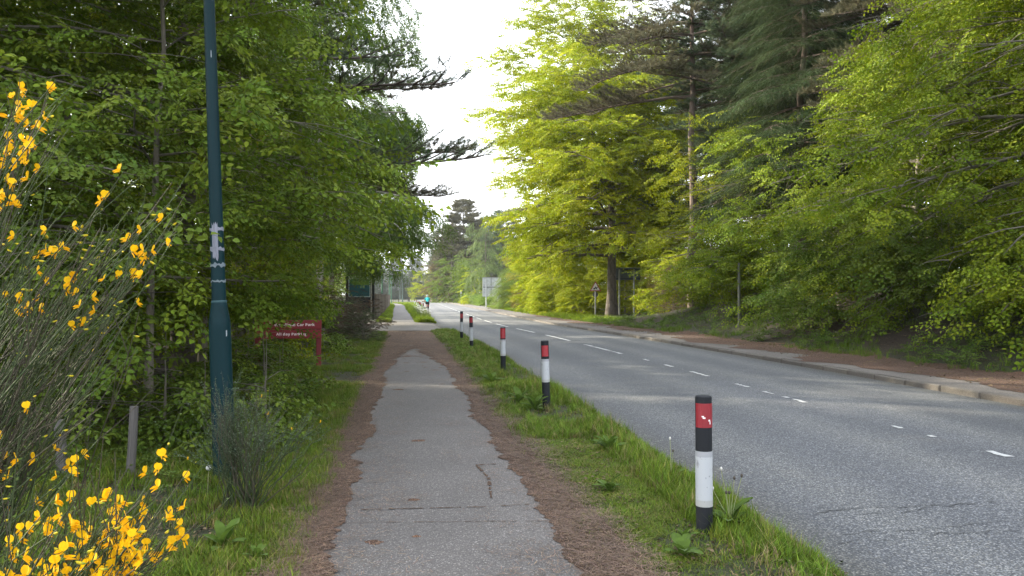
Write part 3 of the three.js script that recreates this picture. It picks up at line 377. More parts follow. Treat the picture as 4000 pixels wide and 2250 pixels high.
// left pines
conifer({ label: 'dark pine whose low bough hangs over the footpath', x: -5.35, d: 12.6, H: 16, r: 0.17, R0: 3, crownBase: 7, whorls: 10, per: 4, seed: 1101, geo: S.pine, scale: 1.3, dead: 14, bark: BARK.dark, barkTop: BARK.pine, step: 0.2,
  extra: [[3.3, -0.1, 0.12, 4.7, -0.10, 1.5], [4.4, 0.16, 0.16, 4.3, -0.05, 1.4], [5.3, -0.5, 0.2, 3.6, 0.1], [5.6, 0.9, 0.1, 3, 0.3], [6.3, 0.2, 0.3, 3.4, 0.1], [4.6, 2.6, 0.1, 2.4, 0.3]] });
conifer({ label: 'pine behind the birch with brown tipped boughs over the path', x: -8.2, d: 25.5, H: 17, r: 0.2, R0: 4.4, crownBase: 5, whorls: 12, per: 5, seed: 1102, geo: S.pineFar, scale: 0.9, dead: 8, pal: GREEN.pineBrown, elev: [0.0, 0.6], extra: [[6.2, -0.05, 0.02, 6.4, 0.12, 1.3], [8.0, 0.1, 0.05, 5.6, 0.1, 1.3], [9.3, -0.2, 0.1, 5, 0.1, 1.2], [4.6, 0.25, 0.1, 5.8, 0.15, 1.2]] });
for (const [x, d, H, s, l] of [[-8.6, 16.5, 16, 1103, 'dark pine trunk showing left of the lamp post'], [-10.5, 20, 17, 1104, 'bare lower stem of a pine among the left beeches'], [-7.4, 21.5, 16, 1105, 'pine stem just left of the birch'], [-13, 14, 17, 1106, 'pine near the left edge of the wood'], [-14.5, 24, 18, 1107, 'pine far back in the left wood']])
  conifer({ label: l, x, d, H, r: 0.2, R0: 3.2, crownBase: H * 0.55, whorls: 9, per: 4, seed: s, geo: S.pineFar, scale: 1, dead: 12, bark: BARK.dark, barkTop: BARK.pine });

// left birches
broadleaf({ name: 'birch_tree', label: 'weeping birch hanging over the footpath beside the driveway', x: -6.0, d: 24, H: 13.5, r: 0.13, R0: 4.4, crownBase: 2.9, limbs: 46, seed: 1201, geo: S.birch, pal: GREEN.birch, bark: BARK.birch, droop: 1.15, hang: 0.35, elevLow: 0.35, elevTop: 1.1, step: 0.17, gap: 0.32, keep: (x, h, d, R) => x < pathMid(d) + 0.1 && !(h < 2.95 && x > -7.2) });
broadleaf({ name: 'birch_tree', label: 'birch leaning over the path beyond the driveway', x: -9.6, d: 41, H: 13, r: 0.15, R0: 7, crownBase: 3.4, limbs: 48, seed: 1202, geo: S.birch, scale: 1.35, pal: GREEN.birch, bark: BARK.birch, droop: 0.9, hang: 0.3, elevLow: 0.25, elevTop: 1.1, step: 0.17, gap: 0.38, keep: (x, h, d) => h > 2.9 && x < lerp(-2.6, -5.6, smooth(4.6, 8, h)) });
broadleaf({ name: 'birch_tree', label: 'sunlit birch above the brown timber fence', x: -15.5, d: 60, H: 11, r: 0.13, R0: 4.2, crownBase: 1.5, limbs: 34, seed: 1203, geo: S.birch, scale: 1.6, pal: GREEN.sunny, bark: BARK.birch, droop: 0.8, hang: 0.25, step: 0.3, gap: 0.55 });
broadleaf({ name: 'birch_tree', label: 'green birch behind the tall green net posts', x: -21, d: 84, H: 11, r: 0.13, R0: 4.2, crownBase: 0.8, limbs: 34, seed: 1204, geo: S.birch, scale: 2, pal: GREEN.birch, bark: BARK.birch, droop: 0.8, hang: 0.2, step: 0.32, gap: 0.6 });
// left bushes by the driveway
const gorse = (label, x, d, H, R0, seed, pal, name = 'gorse_bush', limbs = 60) => broadleaf({ name, category: 'bush', label, x, d, H, r: 0.03, R0, crownBase: 0.05, limbs, seed, shape: (k) => Math.pow(Math.sin(Math.PI * (0.3 + 0.62 * k)), 0.6), droop: -0.25, elevLow: 0.25, elevTop: 1.25, step: 0.16, gap: 0.2, geo: S.gorse, mat: M.needle, scale: 0.8, pal, sub: 0.3, spread: 0.3, keep: (px, h, dd) => px - pathMid(dd) < -0.8 || px > 0 });
gorse('brown heathery bush beside the path before the driveway', -6.2, 29, 1.05, 1.5, 1301, GREEN.heather); gorse('dark brown bush next to the red sign', -6.3, 23.5, 1.5, 1.5, 1302, GREEN.heather); gorse('dark green gorse at the driveway corner', -6.9, 31.6, 1.0, 1.1, 1303, GREEN.gorse); gorse('green broom clump standing up behind the brown bush', -7.9, 27, 2.4, 1.0, 1304, GREEN.gorse, 'broom_clump'); gorse('low dark gorse at the path edge', -5.1, 26.3, 0.8, 0.85, 1305, GREEN.gorse);
scrub('leafy shrub in front of the dark notice board', -8.8, 33, 2.0, 1.2, 1021, GREEN.beech); 

// left wood behind
{
  const R = RNG(99), spots = [[-12, 9], [-14, 17], [-11.5, 25], [-17, 11], [-19, 20], [-16.5, 28], [-22, 15], [-24, 26], [-12.5, 31], [-18, 35], [-27, 36], [-22, 44], [-33, 34]];
  const words = ['edge of the left wood beside the broom', 'middle of the left wood', 'left wood behind the birch', 'back of the left wood'];
  spots.forEach(([x, d], i) => broadleaf({ label: 'woodland beech standing back in the left wood', group: 'beeches in the depth of the left wood', x, d, H: R.r(11, 15.5), r: 0.14, R0: R.r(3.2, 4.2), crownBase: R.r(0.6, 2.5), limbs: 34, seed: 1400 + i, geo: S.beechFar, scale: 1.0, step: 0.24, gap: 0.5, pal: i % 3 ? GREEN.beech : GREEN.sunny.map((c) => c.map((v) => v * 0.8)), droop: 0.4 }));
}
// right, near: beeches on the bank
broadleaf({ label: 'tall beech at the right edge with low boughs over the bank', x: 13.2, d: 17.5, H: 12.5, r: 0.16, R0: 5.4, crownBase: 0.4, limbs: 66, seed: 2001, holes: 0.46, clump: 1.0, droop: 0.85, elevLow: -0.1, geo: S.beech, scale: 1.25, step: 0.16, gap: 0.36, pal: GREEN.beech, keep: (x, h, d, R) => clearRoad(x, h, d, R) });
broadleaf({ label: 'beech on the bank with drooping boughs near the paling fence', x: 12.4, d: 23.5, H: 7.0, r: 0.14, R0: 4.2, crownBase: 0.3, limbs: 58, seed: 2002, holes: 0.46, clump: 1.0, droop: 0.8, geo: S.beech, scale: 1.3, step: 0.16, gap: 0.36, pal: GREEN.beech, keep: clearRoad });
broadleaf({ label: 'rounded beech behind the slim dark pole', x: 11.4, d: 31, H: 6.4, r: 0.14, R0: 4.0, crownBase: 0.2, limbs: 56, seed: 2003, holes: 0.46, clump: 1.0, droop: 0.75, geo: S.beech, scale: 1.45, step: 0.16, gap: 0.38, pal: GREEN.beech, keep: clearRoad });
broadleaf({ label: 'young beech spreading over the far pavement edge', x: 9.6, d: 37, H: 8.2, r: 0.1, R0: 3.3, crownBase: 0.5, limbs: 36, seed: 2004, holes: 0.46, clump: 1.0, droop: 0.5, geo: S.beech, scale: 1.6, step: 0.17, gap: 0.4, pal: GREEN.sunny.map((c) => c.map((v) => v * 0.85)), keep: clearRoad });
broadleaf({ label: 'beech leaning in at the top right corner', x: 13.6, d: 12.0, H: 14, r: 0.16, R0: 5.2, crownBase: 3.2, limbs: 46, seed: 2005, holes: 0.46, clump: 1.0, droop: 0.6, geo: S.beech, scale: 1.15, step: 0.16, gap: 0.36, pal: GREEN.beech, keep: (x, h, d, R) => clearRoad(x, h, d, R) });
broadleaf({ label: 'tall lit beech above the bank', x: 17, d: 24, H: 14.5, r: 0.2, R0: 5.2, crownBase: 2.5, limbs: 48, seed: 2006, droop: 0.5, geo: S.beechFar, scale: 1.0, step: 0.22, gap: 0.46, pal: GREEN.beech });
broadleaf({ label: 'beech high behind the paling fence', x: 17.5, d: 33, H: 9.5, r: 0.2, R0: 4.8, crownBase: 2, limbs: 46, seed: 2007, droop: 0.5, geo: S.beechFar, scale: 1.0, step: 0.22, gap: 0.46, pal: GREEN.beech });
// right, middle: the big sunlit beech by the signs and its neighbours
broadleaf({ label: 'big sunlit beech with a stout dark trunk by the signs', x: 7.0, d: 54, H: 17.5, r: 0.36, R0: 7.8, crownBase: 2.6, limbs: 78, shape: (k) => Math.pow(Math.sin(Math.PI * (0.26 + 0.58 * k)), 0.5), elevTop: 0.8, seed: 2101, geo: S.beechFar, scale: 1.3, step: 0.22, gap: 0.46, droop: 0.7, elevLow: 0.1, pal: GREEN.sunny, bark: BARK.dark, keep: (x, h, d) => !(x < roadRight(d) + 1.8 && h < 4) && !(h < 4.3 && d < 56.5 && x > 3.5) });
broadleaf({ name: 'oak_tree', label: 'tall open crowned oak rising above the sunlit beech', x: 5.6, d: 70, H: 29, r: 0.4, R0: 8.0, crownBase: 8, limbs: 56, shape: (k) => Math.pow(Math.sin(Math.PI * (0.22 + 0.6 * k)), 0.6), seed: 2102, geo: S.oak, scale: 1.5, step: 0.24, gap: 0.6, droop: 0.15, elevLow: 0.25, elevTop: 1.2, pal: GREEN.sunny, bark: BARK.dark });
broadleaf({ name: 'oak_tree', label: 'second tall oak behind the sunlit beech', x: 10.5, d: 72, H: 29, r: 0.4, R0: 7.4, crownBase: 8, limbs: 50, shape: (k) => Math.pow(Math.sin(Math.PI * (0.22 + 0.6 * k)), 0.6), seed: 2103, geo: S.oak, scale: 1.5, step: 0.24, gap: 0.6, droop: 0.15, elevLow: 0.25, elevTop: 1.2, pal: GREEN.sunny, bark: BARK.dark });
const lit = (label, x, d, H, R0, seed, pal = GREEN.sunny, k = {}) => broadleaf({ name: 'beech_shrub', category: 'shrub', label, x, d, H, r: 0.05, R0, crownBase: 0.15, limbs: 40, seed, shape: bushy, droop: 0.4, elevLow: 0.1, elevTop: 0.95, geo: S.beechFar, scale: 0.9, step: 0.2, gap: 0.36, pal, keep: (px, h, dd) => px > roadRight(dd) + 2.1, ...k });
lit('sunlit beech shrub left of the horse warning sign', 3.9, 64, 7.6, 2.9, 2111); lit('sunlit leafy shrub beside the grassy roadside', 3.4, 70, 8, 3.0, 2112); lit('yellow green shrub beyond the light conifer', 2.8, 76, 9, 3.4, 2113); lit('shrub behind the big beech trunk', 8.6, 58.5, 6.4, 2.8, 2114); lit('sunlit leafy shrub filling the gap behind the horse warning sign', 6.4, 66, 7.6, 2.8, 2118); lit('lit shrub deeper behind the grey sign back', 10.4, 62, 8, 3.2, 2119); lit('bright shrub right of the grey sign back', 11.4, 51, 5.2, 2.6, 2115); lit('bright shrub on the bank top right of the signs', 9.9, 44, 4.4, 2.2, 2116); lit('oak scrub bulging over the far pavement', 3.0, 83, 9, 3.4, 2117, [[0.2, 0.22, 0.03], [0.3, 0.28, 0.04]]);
lit('sunlit shrub at the roadside well left of the horse warning sign', 3.2, 61.5, 3.6, 1.8, 2120); lit('small sunlit shrub close behind the horse warning sign', 5.3, 58.5, 2.4, 1.5, 2121);
lit('shrub filling the wood well behind the big beech trunk', 7.4, 79, 7.5, 3.2, 2122); lit('shrub deep between trunk and grey sign back', 10.2, 74, 7.5, 3.0, 2123);
// right pines and spruces
conifer({ label: 'pine with bare pinkish stem and long drooping bough', x: 9.2, d: 39, H: 22, r: 0.24, R0: 4.6, crownBase: 11.5, whorls: 11, per: 5, seed: 2201, scale: 1.0, pal: GREEN.pineBrown, elev: [-0.25, 0.5], droop: 0.35, dead: 10, extra: [[10.8, 3.25, -0.02, 7.2, 0.55, 1.8], [12.6, 3.0, -0.15, 5.8, 0.4, 1.7], [11.6, 3.6, -0.1, 5.4, 0.5, 1.5], [13.6, 2.6, -0.05, 5, 0.4, 1.4], [14.6, 3.3, 0, 5.4, 0.3, 1.5], [12, 2.2, -0.1, 4.6, 0.5, 1.4]] });
conifer({ label: 'twin stemmed pine right of the pinkish pine', x: 11.2, d: 38.5, H: 21, r: 0.26, R0: 4.4, crownBase: 10, whorls: 15, per: 6, seed: 2202, scale: 1.1, dead: 10, step: 0.15, gap: 0.24, pal: GREEN.pine });
conifer({ name: 'spruce_tree', label: 'straight dark spruce rising above the bank beeches', x: 11.7, d: 31, H: 20, r: 0.2, R0: 3.9, crownBase: 4.5, whorls: 32, per: 6, seed: 2203, geo: S.spruce, scale: 1.25, gap: 0.26, step: 0.17, spruce: true, pal: GREEN.spruce, bark: BARK.spruce, barkTop: BARK.spruce, elev: [-0.35, 0.2], droop: 0.4, shape: (k) => 1 - 0.75 * k });
conifer({ name: 'spruce_tree', label: 'spruce crowding the pinkish pine on its right', x: 12.6, d: 36, H: 20, r: 0.2, R0: 4.2, crownBase: 5.5, whorls: 30, per: 6, seed: 2204, geo: S.spruce, scale: 1.35, gap: 0.26, step: 0.17, spruce: true, pal: GREEN.spruce, bark: BARK.spruce, barkTop: BARK.spruce, elev: [-0.35, 0.2], droop: 0.4, shape: (k) => 1 - 0.75 * k });
conifer({ label: 'brownish pine bough tree at the upper right', x: 15.2, d: 27, H: 17, r: 0.22, R0: 5, crownBase: 6.5, whorls: 16, per: 6, seed: 2205, scale: 1.0, step: 0.16, pal: GREEN.pineBrown, elev: [-0.2, 0.4], droop: 0.3, dead: 6 });
for (const [x, d, H, s] of [[14, 44, 20, 2211], [17, 49, 21, 2212], [12, 58, 22, 2213], [19, 41, 19, 2214], [21, 30, 18, 2215], [24, 37, 19, 2216], [15, 64, 22, 2217], [20, 56, 21, 2218], [23, 22, 18, 2219], [15, 39, 20, 2220], [13.4, 47, 22, 2221], [18, 32, 19, 2222]]) conifer({ label: 'pine standing back in the right wood', group: 'pines in the depth of the right wood', x, d, H, r: 0.22, R0: 4, crownBase: H * 0.3, whorls: 17, per: 5, seed: s, scale: 1.3, step: 0.17, dead: 6, pal: s % 2 ? GREEN.pine : GREEN.pineBrown });
{ const R = RNG(123); [[16, 15], [19, 20], [15.5, 37], [20, 27], [14, 51], [18, 12], [24, 17], [26, 28], [13, 66]].forEach(([x, d], i) => broadleaf({ label: 'woodland beech standing back in the right wood', group: 'beeches in the depth of the right wood', x, d, H: R.r(9, 13), r: 0.14, R0: R.r(3.4, 4.4), crownBase: R.r(0.4, 1.5), limbs: 34, seed: 2300 + i, geo: S.beechFar, scale: 1.05, step: 0.24, gap: 0.5, pal: GREEN.beech, droop: 0.4 })); }
const bank = (label, x, d, H, R0, seed, pal = GREEN.beech, group) => broadleaf({ name: 'beech_shrub', category: 'shrub', label, group, x, d, H, r: 0.03, R0, crownBase: 0.1, limbs: 30, seed, shape: bushy, droop: 0.75, elevLow: 0.1, elevTop: 0.9, geo: S.beech, scale: 1.4, step: 0.15, gap: 0.3, pal, keep: clearRoad });
bank('beech shrub drooping to the foot of the bank near the right edge', 11.6, 16.2, 2.6, 1.9, 2801); bank('beech shrub on the bank right of the slim dark pole', 10.4, 24.5, 2.8, 2.1, 2802, GREEN.shade); bank('beech shrub under the rounded beech', 9.9, 30, 2.6, 2.0, 2803); bank('beech shrub low on the bank between the near beeches', 11.4, 20.4, 2.6, 2.0, 2804, GREEN.shade); bank('beech shrub beside the brown dead broom', 9.7, 35.5, 2.4, 1.7, 2805);
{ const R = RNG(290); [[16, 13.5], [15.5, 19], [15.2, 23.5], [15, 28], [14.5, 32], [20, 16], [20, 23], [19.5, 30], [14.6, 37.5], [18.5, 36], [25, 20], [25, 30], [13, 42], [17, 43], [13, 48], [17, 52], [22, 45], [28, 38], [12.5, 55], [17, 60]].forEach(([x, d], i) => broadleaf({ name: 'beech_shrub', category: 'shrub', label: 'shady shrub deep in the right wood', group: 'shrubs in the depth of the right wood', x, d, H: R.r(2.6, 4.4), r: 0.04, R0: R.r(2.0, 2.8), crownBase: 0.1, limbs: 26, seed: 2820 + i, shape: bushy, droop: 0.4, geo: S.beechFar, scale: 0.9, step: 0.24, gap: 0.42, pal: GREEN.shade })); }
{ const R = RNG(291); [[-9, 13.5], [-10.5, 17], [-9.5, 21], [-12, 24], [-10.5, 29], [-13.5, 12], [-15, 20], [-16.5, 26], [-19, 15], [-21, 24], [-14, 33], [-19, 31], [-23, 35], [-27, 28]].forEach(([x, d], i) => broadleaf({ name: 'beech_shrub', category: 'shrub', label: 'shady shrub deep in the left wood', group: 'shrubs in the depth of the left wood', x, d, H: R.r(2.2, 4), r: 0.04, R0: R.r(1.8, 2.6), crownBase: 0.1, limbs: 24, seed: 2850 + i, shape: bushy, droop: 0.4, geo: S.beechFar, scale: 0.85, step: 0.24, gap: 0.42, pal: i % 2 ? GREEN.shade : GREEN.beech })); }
// far end of the road
gorse('brown dead broom bush on the bank right of the signs', 8.7, 41.5, 2.2, 1.7, 1311, [[0.12, 0.085, 0.055], [0.18, 0.125, 0.075]], 'broom_bush');
gorse('orange brown gorse beside the light green conifer', 0.6, 84, 1.9, 1.2, 1312, [[0.2, 0.14, 0.03], [0.26, 0.17, 0.04]]);
conifer({ name: 'larch_tree', label: 'light green young conifer partly covering the large grey sign', x: 0.2, d: 89, H: 5.0, r: 0.08, R0: 2.4, crownBase: 0.2, whorls: 16, per: 7, seed: 2401, geo: S.spruce, scale: 1.7, step: 0.22, spruce: true, pal: GREEN.larch, elev: [-0.15, 0.5], droop: 0.3, shape: (k) => Math.pow(1 - k, 0.7) + 0.1 });
broadleaf({ name: 'birch_tree', label: 'pale drooping birch left of the large grey sign', x: -4.4, d: 128, H: 14, r: 0.16, R0: 3.3, crownBase: 0.6, limbs: 44, seed: 2402, geo: S.birch, scale: 2.6, step: 0.26, gap: 0.7, pal: [[0.12, 0.18, 0.06], [0.18, 0.24, 0.08]], bark: BARK.dark, droop: 1.1, hang: 0.35 });
broadleaf({ name: 'beech_tree', label: 'sunny bush sized beech under the pale birch', x: -6.6, d: 135, H: 6, r: 0.1, R0: 1.9, crownBase: 0.4, limbs: 26, seed: 2403, geo: S.beechFar, scale: 1.8, step: 0.3, gap: 0.6, pal: GREEN.sunny });
conifer({ label: 'tall dark pine standing over the far bend of the road', x: -11.6, d: 182, H: 24.5, r: 0.4, R0: 6.4, crownBase: 5, whorls: 26, per: 6, seed: 2404, geo: S.pineFar, scale: 3.2, step: 0.15, gap: 0.55, pal: GREEN.pineBrown, bark: BARK.dark, barkTop: BARK.pine });
for (const [x, d, H, s, l] of [[-14.6, 191, 17, 2421, 'shorter dark pine left of the tall far pine'], [-8.6, 186, 19, 2422, 'dark pine between the tall far pine and the pale birch'], [-17.5, 215, 19, 2423, 'dark pine farthest left in the far group']]) conifer({ label: l, x, d, H, r: 0.35, R0: 5.2, crownBase: 3, whorls: 22, per: 6, seed: s, geo: S.pineFar, scale: 3.1, step: 0.16, gap: 0.6, pal: s % 2 ? GREEN.pineBrown : GREEN.pine, bark: BARK.dark, barkTop: BARK.pine });
conifer({ label: 'dark pine right behind the tall far pine', x: -5.5, d: 200, H: 22, r: 0.4, R0: 6, crownBase: 5, whorls: 20, per: 6, seed: 2405, geo: S.pineFar, scale: 3.2, step: 0.17, gap: 0.6, pal: GREEN.pine, bark: BARK.dark });
conifer({ label: 'dark pine top beside the pale birch', x: -2, d: 170, H: 20, r: 0.4, R0: 5.5, crownBase: 5, whorls: 20, per: 6, seed: 2415, geo: S.pineFar, scale: 3, step: 0.17, gap: 0.6, pal: GREEN.pine, bark: BARK.dark });
broadleaf({ name: 'oak_tree', label: 'grey green broadleaf left of the tall far pine', x: -18.5, d: 205, H: 21, r: 0.35, R0: 5.6, crownBase: 3, limbs: 40, seed: 2406, geo: S.oak, scale: 3.2, step: 0.24, gap: 1, pal: GREEN.gorse, bark: BARK.dark });
broadleaf({ name: 'beech_tree', label: 'reddish brown leaved tree below the far pine', x: -17.2, d: 190, H: 10, r: 0.2, R0: 4, crownBase: 0.6, limbs: 34, seed: 2407, geo: S.beechFar, scale: 2.6, step: 0.26, gap: 0.8, pal: [[0.1, 0.08, 0.04], [0.15, 0.11, 0.05]] });
broadleaf({ name: 'beech_tree', label: 'green beech below the tall far pine', x: -13.6, d: 172, H: 10, r: 0.2, R0: 4.2, crownBase: 0.6, limbs: 36, seed: 2408, geo: S.beechFar, scale: 2.4, step: 0.26, gap: 0.8, pal: GREEN.shade });
broadleaf({ name: 'beech_tree', label: 'leafy beech by the far post and rail fence', x: -8.4, d: 160, H: 9, r: 0.2, R0: 3.6, crownBase: 0.4, limbs: 34, seed: 2409, geo: S.beechFar, scale: 2.2, step: 0.26, gap: 0.8, pal: GREEN.shade });
broadleaf({ name: 'beech_tree', label: 'bright yellow green bush at the far bend', x: -28, d: 250, H: 10.5, r: 0.2, R0: 3.4, crownBase: 0.4, limbs: 30, seed: 2410, geo: S.beechFar, scale: 3, step: 0.26, gap: 0.9, pal: GREEN.sunny });
for (const [x, d, H, s, l] of [[-40, 318, 20, 2501, 'grey green spruce closing the far end of the road'], [-46, 305, 19, 2502, 'grey green spruce left of the road end spruce'], [-34, 345, 22, 2503, 'pale spruce right of the road end spruce'], [-53, 300, 18, 2504, 'grey spruce behind the street lamps']]) conifer({ name: 'spruce_tree', label: l, x, d, H, r: 0.3, R0: 6.2, crownBase: 0.8, whorls: 28, per: 8, seed: s, geo: S.spruce, scale: 4.5, step: 0.14, gap: 0.7, spruce: true, pal: GREEN.greySpruce, bark: BARK.dark, barkTop: BARK.dark, elev: [-0.2, 0.2] });
{ const R = RNG(321); [[-24, 300], [-16, 270], [-8, 250], [-62, 330], [-70, 310], [-80, 330], [0, 220], [6, 180], [8, 140], [2, 240], [7, 110], [12, 95], [-50, 360], [-36, 380], [-20, 350], [-96, 350]].forEach(([x, d], i) => broadleaf({ label: 'leafy tree beyond the far bend of the road', group: 'trees beyond the far bend', x, d, H: R.r(13, 19), r: 0.3, R0: R.r(5, 7), crownBase: 1.5, limbs: 30, seed: 2600 + i, geo: S.beechFar, scale: 3.6, step: 0.28, gap: 1.2, pal: i % 2 ? GREEN.beech : GREEN.shade })); }
{ const R = RNG(322); [[-24, 72], [-28, 95], [-34, 120], [-38, 150], [-45, 180], [-30, 58], [-40, 90], [-52, 215]].forEach(([x, d], i) => broadleaf({ label: 'leafy tree in the park behind the timber fence', group: 'trees in the park behind the fence', x, d, H: R.r(6, 8), r: 0.2, R0: R.r(3.4, 4.4), crownBase: 0.6, limbs: 30, seed: 2700 + i, geo: S.beechFar, scale: 2.2, step: 0.3, gap: 0.9, pal: GREEN.beech })); }
// clipped hedge on the far right side
{
  const R = RNG(333), list = [], t = thing('clipped_hedge', 'clipped green hedge beside the far pavement left of the grey sign', 'hedge', [0, 0, 0]);
  for (let d = 112; d < 158; d += 1.6) { const x = roadRight(d) + 2.6, o = G(x, d, 0), mb = new MB(); mb.tube([o, o.clone().add(V(0, 1, 0))], [0.03, 0.01], 4, BARK.dark).build('stem', M.bark, t); for (let k = 0; k < 26; k++) list.push({ m: mat4(V(x + R.r(-0.5, 0.5), o.y + R.r(0.1, 1.5), -d + R.r(-0.9, 0.9)), V(R.r(-1, 1), R.r(-0.3, 0.6), R.r(-1, 1)), V(0.1, 1, 0.1).normalize(), R.r(0.8, 1.2)), c: tint(R, GREEN.larch[0], GREEN.larch[1]) }); }
  instances('foliage', S.beechFar[0], M.leaf, list, t).userData.kind = 'stuff';
}
// ------------------------------------------------------------------ things along the road
const at = (X, y, d) => V((X - 2000) / 3005 * d, EYE + (1155 - y) / 3005 * d, -d);        // a place d metres out
const black = [0.017, 0.019, 0.023], white = [0.62, 0.63, 0.65], red = [0.30, 0.018, 0.028], teal = [0.005, 0.026, 0.032], galv = [0.36, 0.38, 0.38];
const lathe = (prof, n = 20, col = [1, 1, 1]) => { const g = new THREE.LatheGeometry(prof.map(([r, y]) => new THREE.Vector2(r, y)), n), c = new Float32Array(g.attributes.position.count * 3); for (let i = 0; i < c.length; i += 3) { c[i] = col[0]; c[i + 1] = col[1]; c[i + 2] = col[2]; } g.setAttribute('color', new THREE.BufferAttribute(c, 3)); return g; };
const painted = (g, col) => { const c = new Float32Array(g.attributes.position.count * 3); for (let i = 0; i < c.length; i += 3) { c[i] = col[0]; c[i + 1] = col[1]; c[i + 2] = col[2]; } g.setAttribute('color', new THREE.BufferAttribute(c, 3)); return g; };
const arc = (r, y0, y1, a0, a1, n, jag, col, seed = 1) => { const R = RNG(seed), mb = new MB(); let pb = y0, pt = y1; for (let i = 0; i < n; i++) { const p = lerp(a0, a1, i / n), q = lerp(a0, a1, (i + 1) / n), nb = y0 + R.r(-jag, jag), nt = y1 + R.r(-jag, jag), P = (a, y) => V(Math.sin(a) * r, y, Math.cos(a) * r); const k = mb.v(P(p, pb), V(Math.sin(p), 0, Math.cos(p)), i / n, 0, col); mb.v(P(q, nb), V(Math.sin(q), 0, Math.cos(q)), (i + 1) / n, 0, col); mb.v(P(q, nt), V(Math.sin(q), 0, Math.cos(q)), (i + 1) / n, 1, col); mb.v(P(p, pt), V(Math.sin(p), 0, Math.cos(p)), i / n, 1, col); mb.i.push(k, k + 1, k + 2, k, k + 2, k + 3); pb = nb; pt = nt; } return mb.geo(); };
// the green lamp post
{
  const x = -2.42, d = 6.5, y0 = groundH(x, d), t = thing('street_lamp', 'tall dark green lamp post with peeling grey tape among the left bushes', 'lamp post', [x, y0, -d]); t.rotation.z = 0.037;
  put('base_compartment', lathe([[0.094, -0.2], [0.092, 0], [0.088, 1.36 - y0], [0.086, 1.405 - y0], [0.066, 1.535 - y0], [0.063, 1.56 - y0], [0.0605, 1.565 - y0]], 28, teal), M.lamp, t);
  put('shaft', lathe([[0.0585, 1.5 - y0], [0.0535, 2.2], [0.0425, 4.6], [0.034, 8]], 24, teal.map((v) => v * 0.95)), M.lamp, t);
  put('seam_ring', lathe([[0.0625, 1.563 - y0], [0.0645, 1.568 - y0], [0.0645, 1.577 - y0], [0.060, 1.581 - y0]], 24, [0.05, 0.10, 0.11]), M.lamp, t);
  const tape = [0.22, 0.23, 0.28];
  put('tape_patch', arc(0.0572, 1.93 - y0, 2.24 - y0, -0.35, 0.5, 7, 0.03, tape, 3), M.matt, t); put('tape_patch', arc(0.0568, 2.165 - y0, 2.195 - y0, -1.15, 1.9, 9, 0.010, tape, 4), M.matt, t); put('tape_patch', arc(0.0576, 1.995 - y0, 2.03 - y0, -1.1, 1.8, 9, 0.010, tape, 5), M.matt, t);
  put('tape_band', arc(0.0601, 1.865 - y0, 1.895 - y0, -1.1, 1.9, 11, 0.012, [0.16, 0.2, 0.23], 6), M.matt, t); put('tape_band', arc(0.0603, 1.735 - y0, 1.752 - y0, -1.1, 1.9, 11, 0.010, [0.14, 0.18, 0.2], 7), M.matt, t);
  for (const [h, a, s] of [[4.45, -0.5, 8], [4.2, 0.2, 9], [3.55, 0.35, 10], [1.2, 0.9, 11]]) put('paint_chip', arc(h < 2 ? 0.0895 : 0.0478, h, h + 0.05, a, a + 0.13, 3, 0.02, [0.3, 0.34, 0.36], s), M.matt, t);
  const door = put('access_door', arc(0.0895, 0.45, 1.05, 2.2, 3.4, 8, 0, teal, 12), M.lamp, t); put('lock', new THREE.CylinderGeometry(0.008, 0.008, 0.01, 10).rotateX(Math.PI / 2).translate(0.03, 0.95, -0.09), M.stem.clone(), door).geometry = painted(new THREE.CylinderGeometry(0.008, 0.008, 0.012, 10).rotateX(Math.PI / 2).translate(0.03, 0.95, -0.088), galv);
  const mb = new MB().tube([V(0, 7.9, 0), V(0, 8.15, 0), V(0.35, 8.3, 0), V(0.9, 8.33, 0)], [0.036, 0.034, 0.028, 0.026], 10, teal); mb.build('bracket_arm', M.lamp, t); put('lantern', painted(new THREE.SphereGeometry(0.2, 16, 10).scale(1.7, 0.5, 0.8).translate(1.15, 8.33, 0), galv), M.paint, t);
}
// black, white and red verge bollards
const scuffed = canvasTex(256, 256, (c) => { const R = RNG(61); c.fillStyle = '#a2a5a9'; c.fillRect(0, 0, 256, 256); c.fillStyle = '#8f9195'; c.fillRect(0, 0, 256, 26); c.strokeStyle = '#4a4a4c'; c.lineWidth = 2; for (const o of [0, 128]) { c.beginPath(); c.moveTo(58 + o, 35); c.lineTo(54 + o, 80); c.lineTo(38 + o, 84); c.lineTo(56 + o, 118); c.lineTo(36 + o, 122); c.lineTo(52 + o, 140); c.lineTo(44 + o, 180); c.stroke(); for (let i = 0; i < 14; i++) { c.globalAlpha = 0.5; c.beginPath(); const x = 64 + o + R() * 30, y = 34 + R() * 34; c.moveTo(x, y); c.lineTo(x + R.r(-6, 3), y + R.r(6, 24)); c.stroke(); } c.globalAlpha = 1; } for (let i = 0; i < 70; i++) { c.fillStyle = R.pick(['#8d8d8e', '#55565a', '#b3b4b4', '#77736c']); c.globalAlpha = R.r(0.25, 0.8); c.fillRect(R() * 256, R() * 256, R.r(1, 5), R.r(1, 9)); } c.globalAlpha = 0.25; c.fillStyle = '#77705f'; c.fillRect(0, 226, 256, 30); c.globalAlpha = 1; });
